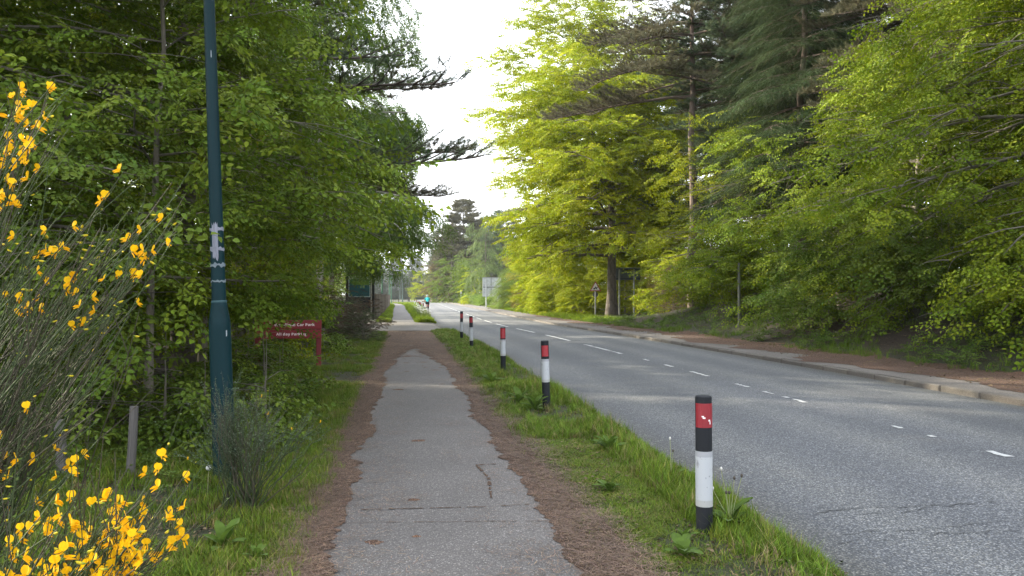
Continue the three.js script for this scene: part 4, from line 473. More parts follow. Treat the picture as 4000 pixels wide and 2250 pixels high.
const scuffRed = canvasTex(256, 256, (c) => { const R = RNG(62); c.fillStyle = '#7d1822'; c.fillRect(0, 0, 256, 256); c.globalAlpha = 0.25; for (let i = 0; i < 60; i++) { c.fillStyle = R.pick(['#93303a', '#5c0f18', '#a3464e']); c.fillRect(R() * 256, R() * 256, R.r(2, 8), R.r(10, 90)); } c.globalAlpha = 1; c.fillStyle = '#d9d4d2'; for (const [x, y, w, h] of [[84, 130, 26, 14], [96, 144, 30, 16], [160, 170, 26, 18], [176, 186, 14, 34]]) c.fillRect(x, y, w, h); });
const wornRed = canvasTex(256, 256, (c) => { const R = RNG(63); c.fillStyle = '#8c1d27'; c.fillRect(0, 0, 256, 256); for (let i = 0; i < 46; i++) { c.globalAlpha = R.r(0.2, 0.6); c.fillStyle = R.pick(['#6b1019', '#a8464e', '#b3a9a8']); c.fillRect(R() * 256, R() * 256, R.r(2, 6), R.r(14, 110)); } c.globalAlpha = 1; });
const bandMat = std({ map: scuffed, roughness: 0.6 }), redMat = std({ map: scuffRed, roughness: 0.45 }), redMat2 = std({ map: wornRed, roughness: 0.45 }), blackMat = new THREE.MeshPhysicalMaterial({ map: T.grime, vertexColors: true, roughness: 0.7, specularIntensity: 0.4 });
function bollard(label, x, d, H, bands, lean, rm, half) {               // bands: fractions from the top of red begin, red end, white begin, white end
  const r = 0.052, g0 = groundH(x, d) - 0.02, t = thing('verge_bollard', label, 'bollard', [x, g0, -d], 0, 'verge bollards in a line along the road'); t.rotation.z = lean[0]; t.rotation.x = lean[1];
  const top = H - g0, low = 0.1 - g0; put('post', lathe([[r, -0.25], [r, 0], [r, top - 0.012], [r - 0.004, top - 0.004], [r - 0.012, top], [0, top + 0.001]], 28, black), blackMat, t);
  put('white_band', arc(r + 0.0016, top - bands[3] * (top - low), top - bands[2] * (top - low), -3.1416, 3.1416, 28, 0, [1, 1, 1], 1), bandMat, t);
  put('red_reflector', arc(r + 0.0018, top - bands[1] * (top - low), top - bands[0] * (top - low), -half, half, 16, 0, [1, 1, 1], 1), rm, t); return t;
}
bollard('nearest bollard, standing in long grass at the lower right', 1.225, 4.91, 0.985, [0.052, 0.225, 0.395, 0.79], [0.006, 0], redMat, 1.35);
bollard('second bollard from the camera, with a scratched red panel', 0.456, 10.15, 1.03, [0.066, 0.22, 0.258, 0.585], [0.03, 0.02], redMat2, 0.95);
bollard('third bollard from the camera, beside the bare earth patch', -0.17, 15.07, 1.0, [0.02, 0.235, 0.262, 0.615], [0.012, 0], redMat2, 1.1);
bollard('fourth bollard from the camera, with tall grass stalks beside it', -1.16, 22.07, 1.04, [0.05, 0.2, 0.345, 0.75], [0.02, 0.01], redMat2, 1.2);
bollard('fifth bollard, last one before the driveway mouth', -1.74, 26.55, 1.08, [0.08, 0.24, 0.37, 0.72], [0, 0], redMat2, 1.2);
[['first bollard beyond the driveway mouth', -6.22, 57], ['second bollard beyond the driveway, over the white daisies', -7.5, 65], ['third bollard beyond the driveway, nearest the cyclist', -8.35, 70.5], ['fourth bollard beyond the driveway', -9.75, 81], ['fifth bollard beyond the driveway', -11.35, 93], ['sixth bollard beyond the driveway', -13.25, 107], ['farthest bollard of the row, left of the cyclist', -16.1, 127]].forEach(([l, x, d], i) => bollard(l, x, d, 1.0, [0.05, 0.2, 0.345, 0.75], [0.02 * ((i % 3) - 1), 0], redMat2, 1.2));
// the red wooden car park sign
{
  const d = 16, x = -4.02, y0 = groundH(x, d), t = thing('car_park_sign', 'dark red wooden plank sign reading Woodland Car Park, half hidden by leaves', 'sign', [x, y0, -d], 0.2), w = 1.34, topY = 1.115 - y0;
  const plank = (txt, y, seed) => { const m = std({ map: canvasTex(1024, 148, (c, W, H) => { const R = RNG(seed); c.fillStyle = '#7a1b24'; c.fillRect(0, 0, W, H); for (let i = 0; i < 120; i++) { c.globalAlpha = R.r(0.05, 0.22); c.fillStyle = R.pick(['#5a1118', '#94303a', '#6b1520']); c.fillRect(0 + R() * W, R() * H, R.r(60, 400), R.r(1, 4)); } c.globalAlpha = 1; c.fillStyle = '#e6dcdc'; c.strokeStyle = '#e6dcdc'; txt(c, W, H); }), roughness: 0.6, vertexColors: false });
    const mb = new MB().box(-w / 2 + 0.06, y, 0, w, 0.186, 0.036, [0.21, 0.012, 0.02], 0.006); const p = mb.build('plank', M.paint, t); const f = new MB(); f.quad(V(-w + 0.07, y - 0.084, 0.0195), V(0.05, y - 0.084, 0.0195), V(0.05, y + 0.084, 0.0195), V(-w + 0.07, y + 0.084, 0.0195), null); f.build('lettering', m, p); for (const sx of [0.03, -0.03]) put('bolt', painted(new THREE.CylinderGeometry(0.006, 0.006, 0.006, 8).rotateX(Math.PI / 2).translate(sx - 0.02, y + 0.04, 0.021), [0.1, 0.02, 0.025]), M.paint, p); };
  plank((c, W, H) => { c.font = 'bold 68px sans-serif'; c.fillText('Woodland Car Park', 298, 100, 640); c.lineWidth = 13; c.lineCap = 'round'; c.beginPath(); c.moveTo(232, 44); c.lineTo(194, 76); c.lineTo(232, 108); c.stroke(); }, topY - 0.093, 71);
  plank((c, W, H) => { c.font = 'bold 66px sans-serif'; c.fillText('All day Parking', 330, 96, 520); }, topY - 0.289, 72);
  for (const px of [0, -w + 0.12]) new MB().box(px, (topY - 0.01) / 2 - 0.12, -0.07, 0.10, topY + 0.2, 0.095, [0.20, 0.013, 0.022], 0.008).build('post', M.paint, t);
}
// two grey stakes by the broom
for (const [x, d, h, r, tilt, l] of [[-3.1, 6.25, 0.62, 0.036, -0.06, 'weathered grey wooden stake left of the lamp post'], [-3.5, 6.0, 0.5, 0.042, 0.05, 'short grey stump stake behind the broom stems']]) { const t = thing('wooden_stake', l, 'stake', [x, groundH(x, d) - 0.05, -d]); t.rotation.z = tilt; new MB().tube([V(0, -0.1, 0), V(0.004, h * 0.5, 0), V(0, h, 0.005)], [r, r * 0.98, r * 0.94], 9, [0.13, 0.12, 0.112], true).build('post', M.wood, t); }
// dark notice board by the driveway
{
  const d = 48, xl = -10.2, xr = -8.82, cx = (xl + xr) / 2, w = xr - xl, y0 = groundH(cx, d), t = thing('notice_board', 'tall black roadside board with a teal panel beyond the driveway', 'sign', [cx, 0, -d], 0.04), dark = [0.018, 0.02, 0.028];
  const pan = std({ roughness: 0.6, vertexColors: false, map: canvasTex(512, 512, (c) => { c.fillStyle = '#15505c'; c.fillRect(0, 0, 512, 512); c.fillStyle = '#8f948f'; c.fillRect(10, 10, 492, 80); c.fillStyle = '#22592d'; c.beginPath(); c.moveTo(10, 110); c.lineTo(120, 60); c.lineTo(250, 84); c.lineTo(380, 56); c.lineTo(400, 90); c.lineTo(502, 90); c.lineTo(502, 180); c.lineTo(10, 190); c.fill(); c.fillStyle = '#57782a'; c.fillRect(90, 130, 390, 90); c.fillStyle = '#143c46'; c.font = 'bold 62px sans-serif'; c.fillText('TURE', 300, 285); c.strokeStyle = '#143c46'; c.lineWidth = 6; c.strokeRect(262, 322, 222, 72); c.fillText('PORTS', 268, 380, 205); for (const x of [280, 330, 385, 440]) { c.beginPath(); c.arc(x, 452, 17, 0, 6.3); c.fill(); } c.strokeStyle = '#c9d3d6'; c.lineWidth = 10; c.strokeRect(5, 5, 502, 502); }) });
  const head = std({ roughness: 0.7, vertexColors: false, map: canvasTex(256, 256, (c) => { c.fillStyle = '#1d1f25'; c.fillRect(0, 0, 256, 256); c.fillStyle = '#6e2126'; c.font = 'bold 130px sans-serif'; c.fillText('e', 158, 190); }) });
  new MB().box(0, 2.25, 0, w, 3.3, 0.05, dark, 0.004).build('backing', M.matt, t); const f = new MB(); f.quad(V(-w / 2 + 0.02, 1.54, 0.032), V(w / 2 - 0.03, 1.54, 0.032), V(w / 2 - 0.03, 2.86, 0.032), V(-w / 2 + 0.02, 2.86, 0.032)); f.build('panel', pan, t); const h = new MB(); h.quad(V(-w / 2 + 0.02, 2.9, 0.03), V(w / 2 - 0.03, 2.9, 0.03), V(w / 2 - 0.03, 3.88, 0.03), V(-w / 2 + 0.02, 3.88, 0.03)); h.build('heading', head, t);
  new MB().box(w / 2 + 0.16, 2.05, 0, 0.15, 4.1, 0.15, dark, 0.006).build('post', M.matt, t); new MB().box(w / 2 + 0.055, 2.0, 0.01, 0.05, 4.0, 0.1, [0.42, 0.4, 0.38], 0.004).build('edge_strip', M.matt, t); new MB().box(-w / 2 - 0.09, 2.05, 0, 0.15, 4.1, 0.15, dark, 0.006).build('post', M.matt, t);
}
// close boarded timber fence along the path
{
  const t = thing('timber_fence', 'brown close boarded timber fence curving along the footpath', 'fence'), R = RNG(81), line = (d) => pathMid(d) - lerp(1.75, 1.45, smooth(50, 70, d));
  const geos = [0, 1, 2, 3, 4].map((k) => new MB().box(0, 0, 0, 0.15, 1.72, 0.022, [0.10 + 0.028 * k, 0.072 + 0.021 * k, 0.052 + 0.016 * k], 0.004).geo()); let d = 50, n = 0; const rest = new MB();
  while (d < 128) { const x0 = line(d), x1 = line(d + 0.155), y = groundH(x0, d) + 0.80 + R.r(-0.02, 0.02), a = Math.atan2(0.155, x0 - x1); if (n < 290) { const p = put('plank', R.pick(geos), M.wood, t); p.position.set((x0 + x1) / 2 + R.r(-0.008, 0.008), y, -d); p.rotation.y = -Math.atan2(0.155, -(x1 - x0)) ; p.rotation.y = Math.atan2(0.155, (x1 - x0)) * 1; } else { const c = [0.155, 0.114, 0.085]; rest.box((x0 + x1) / 2, y, -d, 0.024, 1.72, 0.15, c.map((v) => v * R.r(0.75, 1.2))); } d += 0.157; n++; }
  if (rest.p.length) rest.build('planking', M.wood, t).userData.kind = 'stuff';
  for (let e = 50; e < 128; e += 2.4) { const x = line(e) - 0.09; new MB().box(x, groundH(x, e) + 0.75, -e, 0.09, 1.7, 0.09, [0.15, 0.115, 0.09], 0.006).build('post', M.wood, t); }
  for (const h of [0.35, 1.35]) { const mb = new MB(), pts = []; for (let e = 50; e <= 128; e += 3) pts.push(V(line(e) - 0.04, groundH(line(e), e) + h, -e)); mb.tube(pts, 0.035, 4, [0.16, 0.12, 0.095]); mb.build('rail', M.wood, t); }
}
for (const [X, d, h, l] of [[1492, 88, 4.3, 'nearest of the thin green net posts behind the timber fence'], [1521, 127, 5.2, 'thin green net post just left of the fence end'], [1528.5, 142, 5.4, 'thin green net post nearest the fence end']]) { const x = (X - 2000) / 3005 * d, t = thing('net_post', l, 'post', [x, groundH(x, d), -d], 0, 'green net posts behind the fence'); put('pole', lathe([[0.09, -0.1], [0.085, h], [0, h + 0.01]], 10, [0.03, 0.12, 0.06]), M.paint, t); new MB().tube([V(-0.09, h - 0.3, 0), V(-0.12, h - 0.32, 0.02)], 0.02, 5, galv, true).build('hook', M.paint, t); }
// road signs seen from behind, and the horse and rider warning sign
{
  const d = 105, t = thing('direction_sign', 'large pale grey back of a road sign on two posts at the far pavement', 'road sign', [0, 0, -d]); const x0 = -4.0, x1 = -1.5, y0 = 1.5, y1 = 4.08, cx = (x0 + x1) / 2, cy = (y0 + y1) / 2, pg = [0.44, 0.46, 0.46];
  new MB().box(cx, cy, 0, x1 - x0, y1 - y0, 0.03, pg, 0.01).build('panel', M.paint, t); for (const [a, b, c, e] of [[cx, y1 - 0.03, x1 - x0 + 0.04, 0.1], [cx, y0 + 0.03, x1 - x0 + 0.04, 0.1]]) new MB().box(a, b, 0.03, c, e, 0.06, [0.36, 0.37, 0.37], 0.012).build('rim', M.paint, t); for (const a of [x0, x1]) new MB().box(a, cy, 0.03, 0.07, y1 - y0 - 0.14, 0.06, [0.4, 0.41, 0.41], 0.012).build('rim', M.paint, t);
  new MB().box(cx, cy, 0.035, x1 - x0 - 0.1, 0.1, 0.04, [0.06, 0.06, 0.065], 0.006).build('brace', M.paint, t); new MB().box(cx - 0.1, cy + 0.7, 0.045, 0.07, 1.1, 0.05, [0.1, 0.1, 0.1], 0.006).build('brace', M.paint, t); new MB().box(cx - 0.1, cy - 0.66, 0.045, 0.07, 1.1, 0.05, [0.1, 0.1, 0.1], 0.006).build('brace', M.paint, t);
  for (const px of [-3.53, -1.92]) put('post', lathe([[0.075, -0.2], [0.075, 3.9], [0, 3.91]], 10, [0.5, 0.51, 0.5]).translate(px, 0, 0.13), M.paint, t);
}
{
  const d = 55, t = thing('direction_sign', 'small dark grey back of a road sign on two posts beside the beech trunk', 'road sign', [0, 0, -d]); const x0 = 7.22, x1 = 9.15, y0 = 2.74, y1 = 3.58, cx = (x0 + x1) / 2, cy = (y0 + y1) / 2;
  new MB().box(cx, cy, 0, x1 - x0, y1 - y0, 0.025, [0.10, 0.125, 0.13], 0.008).build('panel', M.matt, t); for (const y of [y0 + 0.1, y1 - 0.1]) new MB().box(cx, y, 0.03, x1 - x0, 0.055, 0.03, [0.05, 0.06, 0.065], 0.006).build('rail', M.matt, t); new MB().box(cx, y1 + 0.02, 0.01, x1 - x0, 0.05, 0.05, [0.2, 0.23, 0.23], 0.008).build('rim', M.matt, t);
  for (const px of [7.66, 8.7]) put('post', lathe([[0.06, groundH(px, d) - 0.2], [0.06, 3.5], [0, 3.505]], 12, [0.3, 0.31, 0.29]).translate(px, 0, 0.09), M.paint, t); put('clip', painted(new THREE.BoxGeometry(0.16, 0.07, 0.03).translate(x0 + 0.12, y0 + 0.16, 0.03), [0.4, 0.42, 0.42]), M.paint, t);
}
{
  const d = 53.5, x = 5.8, t = thing('warning_sign', 'red bordered triangular sign with a horse and rider on a slim post', 'road sign', [x, 0, -d]), w = 0.4, yb = 1.935, yt = 2.64;
  const tri = (k) => { const s = new THREE.Shape(), cx = 0, cy = yb + (yt - yb) / 3, P = [[-w, yb], [w, yb], [0, yt]].map(([a, b]) => [cx + (a - cx) * k, cy + (b - cy) * k]); const rr = 0.045 * k; P.forEach((p, i) => { const a = P[(i + 2) % 3], b = P[(i + 1) % 3], u = (q) => { const l = Math.hypot(q[0] - p[0], q[1] - p[1]); return [p[0] + (q[0] - p[0]) / l * rr, p[1] + (q[1] - p[1]) / l * rr]; }, s0 = u(a), s1 = u(b); i ? s.lineTo(...s0) : s.moveTo(...s0); s.quadraticCurveTo(p[0], p[1], ...s1); }); return s; };
  const ext = (s, h, z, c) => painted(new THREE.ExtrudeGeometry(s, { depth: h, bevelEnabled: false, curveSegments: 8 }).translate(0, 0, z), c);
  put('plate', ext(tri(1), 0.012, 0.05, [0.34, 0.012, 0.02]), M.paint, t); put('face', ext(tri(0.76), 0.003, 0.063, [0.66, 0.62, 0.55]), M.paint, t);
  const h = new THREE.Shape(), S0 = 0.30, q = (a, b) => [(a - 0.5) * S0 * 1.25, yb + 0.07 + b * S0 * 0.95]; const pts = [[0.06, 0.30], [0.10, 0.5], [0.16, 0.58], [0.34, 0.6], [0.42, 0.62], [0.40, 0.78], [0.42, 0.9], [0.47, 0.95], [0.52, 0.9], [0.53, 0.78], [0.58, 0.66], [0.66, 0.62], [0.76, 0.78], [0.86, 0.82], [0.97, 0.66], [0.93, 0.6], [0.82, 0.64], [0.76, 0.46], [0.80, 0.3], [0.92, 0.22], [0.9, 0.1], [0.84, 0.2], [0.73, 0.28], [0.7, 0.1], [0.66, 0.1], [0.66, 0.36], [0.4, 0.36], [0.3, 0.24], [0.36, 0.06], [0.3, 0.06], [0.22, 0.24], [0.16, 0.1], [0.1, 0.12], [0.17, 0.34], [0.13, 0.46]]; pts.forEach((p, i) => (i ? h.lineTo(...q(...p)) : h.moveTo(...q(...p)))); put('pictogram', ext(h, 0.002, 0.067, [0.015, 0.015, 0.015]), M.matt, t);
  put('post', lathe([[0.045, groundH(x, d) - 0.2], [0.045, 2.5], [0, 2.505]], 12, [0.22, 0.22, 0.19]), M.paint, t); put('round_plate', painted(new THREE.CylinderGeometry(0.19, 0.19, 0.012, 24).rotateX(Math.PI / 2).translate(0, 1.70, -0.055), [0.1, 0.1, 0.095]), M.matt, t); put('bracket', painted(new THREE.BoxGeometry(0.14, 0.03, 0.11).translate(0, 2.2, 0), galv), M.paint, t);
}
{ const d = 29, x = 8.56, y = groundH(x, d), t = thing('sign_pole', 'slim dark pole standing in front of the rounded beech', 'pole', [x, y, -d]); put('pole', lathe([[0.05, -0.2], [0.05, 2.45 - y + 0.4], [0, 2.455 - y + 0.4]], 12, [0.10, 0.105, 0.085]), M.paint, t); put('clamp', painted(new THREE.TorusGeometry(0.053, 0.01, 6, 16).rotateX(Math.PI / 2).translate(0, 1.6, 0), [0.2, 0.2, 0.18]), M.paint, t); }
{ // palings glimpsed behind the right beeches
  const t = thing('paling_fence', 'tall fence of thin pale palings glimpsed behind the bank beeches', 'fence'), R = RNG(91); for (let i = 0; i < 44; i++) { const k = i / 43, x = lerp(10.6, 15.2, k), d = lerp(35.2, 33, k), y = groundH(x, d); const p = new MB().box(x, y + 1.2 + R.r(-0.06, 0.06), -d, 0.035, 2.5, 0.03, [0.33 * R.r(0.7, 1.1), 0.31 * R.r(0.7, 1.1), 0.24], 0.004).build('paling', M.wood, t); p.name = 'paling'; } for (const h of [0.6, 1.9]) new MB().tube([V(10.5, groundH(10.5, 35.2) + h, -35.25), V(15.3, groundH(15.3, 33) + h, -33.05)], 0.03, 5, [0.2, 0.17, 0.13]).build('rail', M.wood, t);
}
// far things
function farLamp(label, x, d, H, arms) { const t = thing('street_lamp', label, 'lamp post', [x, groundH(x, d), -d], 0, 'street lamps at the far bend'); put('pole', lathe([[0.14, -0.2], [0.12, 1.5], [0.085, 1.55], [0.06, H], [0, H + 0.01]], 10, [0.03, 0.085, 0.075]), M.paint, t); for (const s of arms) { new MB().tube([V(0, H - 0.05, 0), V(s * 1.2, H, 0)], 0.045, 6, [0.04, 0.09, 0.08]).build('arm', M.paint, t); new MB().box(s * 1.5, H + 0.02, 0, 1.1, 0.12, 0.36, [0.72, 0.73, 0.72], 0.03).build('lantern', M.paint, t); } return t; }
farLamp('nearest street lamp at the far bend, with a double head', -25.6, 180, 7.4, [-1, 1]); farLamp('street lamp just left of the double headed one', -39.3, 270, 8, [1]); farLamp('street lamp third along at the far bend', -52, 345, 8.4, [1]); farLamp('street lamp farthest left at the far bend', -47, 310, 9, [1]);
{ const d = 184, x = -27.8, t = thing('picnic_table', 'dark wooden picnic table on the grass at the path bend', 'table', [x, groundH(x, d), -d], 0.2), c = [0.07, 0.055, 0.045]; for (let k = -2; k <= 2; k++) new MB().box(0, 0.78, k * 0.15, 1.8, 0.04, 0.13, c, 0.006).build('table_plank', M.wood, t); for (const s of [-1, 1]) { new MB().box(0, 0.46, s * 0.7, 1.8, 0.045, 0.26, c, 0.006).build('seat', M.wood, t); for (const e of [-0.65, 0.65]) new MB().tube([V(e, 0, s * 0.65), V(e, 0.76, s * 0.22)], 0.05, 4, c).build('leg', M.wood, t); } }
for (const [X, d, l] of [[1599, 196, 'right one of two dark wooden posts on the far verge'], [1594.5, 205, 'left one of two dark wooden posts on the far verge'], [1877, 117, 'short wooden post left of the large grey sign']]) { const x = (X - 2000) / 3005 * d, t = thing('wooden_post', l, 'post', [x, groundH(x, d), -d]); new MB().box(0, 0.5, 0, 0.22, 1.2, 0.2, [0.09, 0.075, 0.06], 0.02).build('post', M.wood, t); }
{ const t = thing('rail_fence', 'grey post and rail fence along the far side of the bend', 'fence'), c = [0.24, 0.215, 0.185], line = (d) => roadRight(d) + 4.3; for (let d = 196; d <= 268; d += 3) { const x = line(d); new MB().box(x, groundH(x, d) + 0.6, -d, 0.16, 1.3, 0.16, c, 0.015).build('post', M.wood, t); if (d < 266) for (const h of [0.35, 0.75, 1.12]) { const x2 = line(d + 3); new MB().tube([V(x, groundH(x, d) + h, -d + 0.05), V(x2, groundH(x2, d + 3) + h, -d - 3 + 0.05)], 0.055, 4, c).build('rail', M.wood, t); } } }
{ const d = 166, x = -10.9, t = thing('marker_board', 'narrow leaning white board on a post behind the clipped hedge', 'sign', [x, groundH(x, d), -d]); t.rotation.z = 0.06; new MB().box(0, 2.1, 0.05, 0.28, 1.7, 0.03, [0.72, 0.72, 0.72], 0.006).build('board', M.paint, t); put('post', lathe([[0.05, -0.1], [0.05, 2.9], [0, 2.905]], 8, galv), M.paint, t); }
{ const d = 160, x = -9.35, t = thing('small_sign', 'small slate coloured sign right of the narrow white board', 'sign', [x, groundH(x, d), -d]); new MB().box(0, 1.85, 0.05, 0.75, 0.6, 0.03, [0.12, 0.15, 0.19], 0.01).build('board', M.paint, t); new MB().box(0.02, 1.88, 0.07, 0.3, 0.2, 0.01, [0.55, 0.57, 0.6], 0.003).build('emblem', M.paint, t); put('post', lathe([[0.05, -0.1], [0.05, 1.9], [0, 1.905]], 8, galv), M.paint, t); }
// ------------------------------------------------------------------ people: one continuous surface from tapered bones
function flesh(bones, cell, k = 0.02, col = [1, 1, 1]) {
  const B = new THREE.Box3(); for (const [a, b, ra, rb] of bones) { B.expandByPoint(V(...a).addScalar(Math.max(ra, rb) + 0.05)).expandByPoint(V(...a).addScalar(-Math.max(ra, rb) - 0.05)).expandByPoint(V(...b).addScalar(Math.max(ra, rb) + 0.05)).expandByPoint(V(...b).addScalar(-Math.max(ra, rb) - 0.05)); }
  const size = B.getSize(V(0, 0, 0)), c = B.getCenter(V(0, 0, 0)), L = Math.max(size.x, size.y, size.z), n = Math.min(110, Math.ceil(L / cell) + 4), half = n / 2, sc = L / 2 * 1.04;
  const mc = new MarchingCubes(n, new THREE.MeshBasicMaterial(), false, false, 120000); mc.isolation = 0; const p = V(0, 0, 0), bs = bones.map(([a, b, ra, rb]) => { const A = V(...a), D = V(...b).sub(A); return [A, D, D.lengthSq() || 1e-9, ra, rb]; }), q = V(0, 0, 0);
  for (let z = 0; z < n; z++) for (let y = 0; y < n; y++) for (let x = 0; x < n; x++) { p.set((x - half) / half * sc + c.x, (y - half) / half * sc + c.y, (z - half) / half * sc + c.z); let s = 0; for (const [A, D, dd, ra, rb] of bs) { q.copy(p).sub(A); const t = clamp(q.dot(D) / dd, 0, 1); q.addScaledVector(D, -t); s += Math.exp(-(q.length() - lerp(ra, rb, t)) / k); } mc.field[x + y * n + z * n * n] = Math.log(s + 1e-30) * k; }
  mc.update(); const N = mc.count, pos = new Float32Array(N * 3), nor = new Float32Array(N * 3), colr = new Float32Array(N * 3), uv = new Float32Array(N * 2);
  for (let i = 0; i < N; i++) { pos[i * 3] = mc.positionArray[i * 3] * sc + c.x; pos[i * 3 + 1] = mc.positionArray[i * 3 + 1] * sc + c.y; pos[i * 3 + 2] = mc.positionArray[i * 3 + 2] * sc + c.z; for (let j = 0; j < 3; j++) { nor[i * 3 + j] = mc.normalArray[i * 3 + j]; colr[i * 3 + j] = col[j]; } }
  const g = new THREE.BufferGeometry(); g.setAttribute('position', new THREE.BufferAttribute(pos, 3)); g.setAttribute('normal', new THREE.BufferAttribute(nor, 3)); g.setAttribute('color', new THREE.BufferAttribute(colr, 3)); g.setAttribute('uv', new THREE.BufferAttribute(uv, 2)); return g;
}
const skin = [0.42, 0.25, 0.18];
{
  const d = 76, x = -8.36, y = groundH(x, d), turn = 0.16;
  const bike = thing('bicycle', 'slim road bicycle ridden away along the left edge of the road', 'bicycle', [x, y, -d], turn), dk = [0.03, 0.03, 0.035], wr = 0.335;
  const wheel = (z) => { const w = put('wheel', painted(new THREE.TorusGeometry(wr - 0.012, 0.014, 8, 36).rotateY(Math.PI / 2).translate(0, wr, z), dk), M.matt, bike), mb = new MB(); for (let i = 0; i < 18; i++) { const a = i / 18 * 6.283; mb.tube([V(i % 2 ? 0.025 : -0.025, wr, z), V(0, wr + Math.sin(a) * (wr - 0.02), z + Math.cos(a) * (wr - 0.02))], 0.002, 3, galv); } mb.build('spokes', M.paint, w).userData.kind = 'stuff'; put('rim', painted(new THREE.TorusGeometry(wr - 0.032, 0.009, 6, 36).rotateY(Math.PI / 2).translate(0, wr, z), [0.3, 0.3, 0.3]), M.paint, w); };
  wheel(0.50); wheel(-0.50); const fc = [0.07, 0.07, 0.08], F = (a, b, r) => { const m = new MB(); m.tube([V(...a), V(...b)], r, 8, fc, true); return m.geo(); };
  put('frame', mergeGeometries([F([0, 0.29, 0.08], [0, 0.83, 0.22], 0.016), F([0, 0.29, 0.08], [0, 0.78, -0.34], 0.018), F([0, 0.80, 0.21], [0, 0.86, -0.32], 0.015), F([0, 0.29, 0.08], [0.03, wr, 0.5], 0.009), F([0, 0.29, 0.08], [-0.03, wr, 0.5], 0.009), F([0, 0.80, 0.21], [0.03, wr, 0.5], 0.008), F([0, 0.80, 0.21], [-0.03, wr, 0.5], 0.008)]), M.paint, bike);
  put('fork', mergeGeometries([F([0, 0.9, -0.31], [0, 0.7, -0.37], 0.018), F([0.03, 0.7, -0.37], [0.03, wr, -0.5], 0.011), F([-0.03, 0.7, -0.37], [-0.03, wr, -0.5], 0.011)]), M.paint, bike);
  put('saddle', painted(new THREE.SphereGeometry(0.08, 14, 8).scale(0.85, 0.32, 1.6).translate(0, 0.95, 0.2), dk), M.matt, bike); { const m = new MB(); m.tube([V(0, 0.83, 0.22), V(0, 0.94, 0.235)], 0.013, 8, dk); m.build('seat_post', M.matt, bike); }
  { const m = new MB(); for (const s of [-1, 1]) m.tube([V(0, 0.96, -0.42), V(s * 0.2, 0.96, -0.44), V(s * 0.21, 0.95, -0.54), V(s * 0.21, 0.86, -0.56), V(s * 0.21, 0.82, -0.48)], 0.013, 7, dk); m.tube([V(0, 0.9, -0.31), V(0, 0.96, -0.42)], 0.014, 7, dk); m.build('handlebar', M.matt, bike); }
  { const m = new MB(); m.tube([V(-0.06, 0.29, 0.08), V(0.06, 0.29, 0.08)], 0.02, 8, dk); m.tube([V(0.07, 0.29, 0.08), V(0.07, 0.14, 0.03)], 0.009, 6, galv); m.tube([V(-0.07, 0.29, 0.08), V(-0.07, 0.44, 0.13)], 0.009, 6, galv); m.build('crank', M.paint, bike); for (const [s, yy, zz] of [[1, 0.13, 0.03], [-1, 0.45, 0.13]]) put('pedal', painted(new THREE.BoxGeometry(0.09, 0.02, 0.09).translate(s * 0.13, yy, zz), dk), M.matt, bike); }
  const p = thing('person', 'cyclist in turquoise top, black shorts and white helmet riding away', 'person', [x, y, -d], turn);
  put('body', flesh([[[0, 0.98, 0.17], [0, 1.22, 0.0], 0.13, 0.125], [[0, 1.22, 0.0], [0, 1.36, -0.16], 0.13, 0.12], [[-0.16, 1.37, -0.16], [0.16, 1.37, -0.16], 0.06, 0.06], [[0, 1.4, -0.18], [0, 1.5, -0.25], 0.055, 0.05], [[0, 1.55, -0.27], [0, 1.6, -0.28], 0.095, 0.09], [[0, 1.53, -0.33], [0, 1.49, -0.36], 0.04, 0.035],
    ...[-1, 1].flatMap((s) => [[[s * 0.17, 1.36, -0.16], [s * 0.25, 1.15, -0.3], 0.05, 0.042], [[s * 0.25, 1.15, -0.3], [s * 0.205, 0.99, -0.52], 0.04, 0.028], [[s * 0.205, 0.99, -0.52], [s * 0.2, 0.98, -0.59], 0.028, 0.03], ...[0, 1, 2, 3].map((f) => [[s * (0.185 + 0.012 * f), 0.99, -0.585], [s * (0.185 + 0.012 * f), 0.955, -0.615], 0.0095, 0.008]), [[s * 0.18, 0.985, -0.56], [s * 0.165, 0.96, -0.585], 0.01, 0.009]]),
    [[0.09, 0.96, 0.15], [0.11, 0.6, -0.16], 0.095, 0.058], [[0.11, 0.6, -0.16], [0.12, 0.21, 0.06], 0.056, 0.036], [[0.12, 0.2, 0.06], [0.125, 0.17, -0.08], 0.036, 0.03], [[-0.09, 0.96, 0.15], [-0.11, 0.82, -0.23], 0.095, 0.06], [[-0.11, 0.82, -0.23], [-0.12, 0.53, 0.14], 0.058, 0.036], [[-0.12, 0.52, 0.14], [-0.125, 0.485, 0.0], 0.036, 0.03]], 0.016, 0.014, skin), M.cloth, p);
  put('jersey', flesh([[[0, 1.02, 0.15], [0, 1.22, 0.0], 0.145, 0.14], [[0, 1.22, 0.0], [0, 1.36, -0.15], 0.145, 0.13], [[-0.165, 1.37, -0.16], [0.165, 1.37, -0.16], 0.072, 0.072], ...[-1, 1].map((s) => [[s * 0.175, 1.36, -0.16], [s * 0.225, 1.23, -0.25], 0.064, 0.058])], 0.016, 0.016, [0.02, 0.40, 0.42]), M.cloth, p);
  put('shorts', flesh([[[-0.06, 0.98, 0.17], [0.06, 0.98, 0.17], 0.135, 0.135], [[0.09, 0.95, 0.14], [0.105, 0.7, -0.08], 0.107, 0.076], [[-0.09, 0.95, 0.14], [-0.105, 0.85, -0.14], 0.107, 0.08]], 0.016, 0.016, [0.015, 0.015, 0.018]), M.cloth, p);
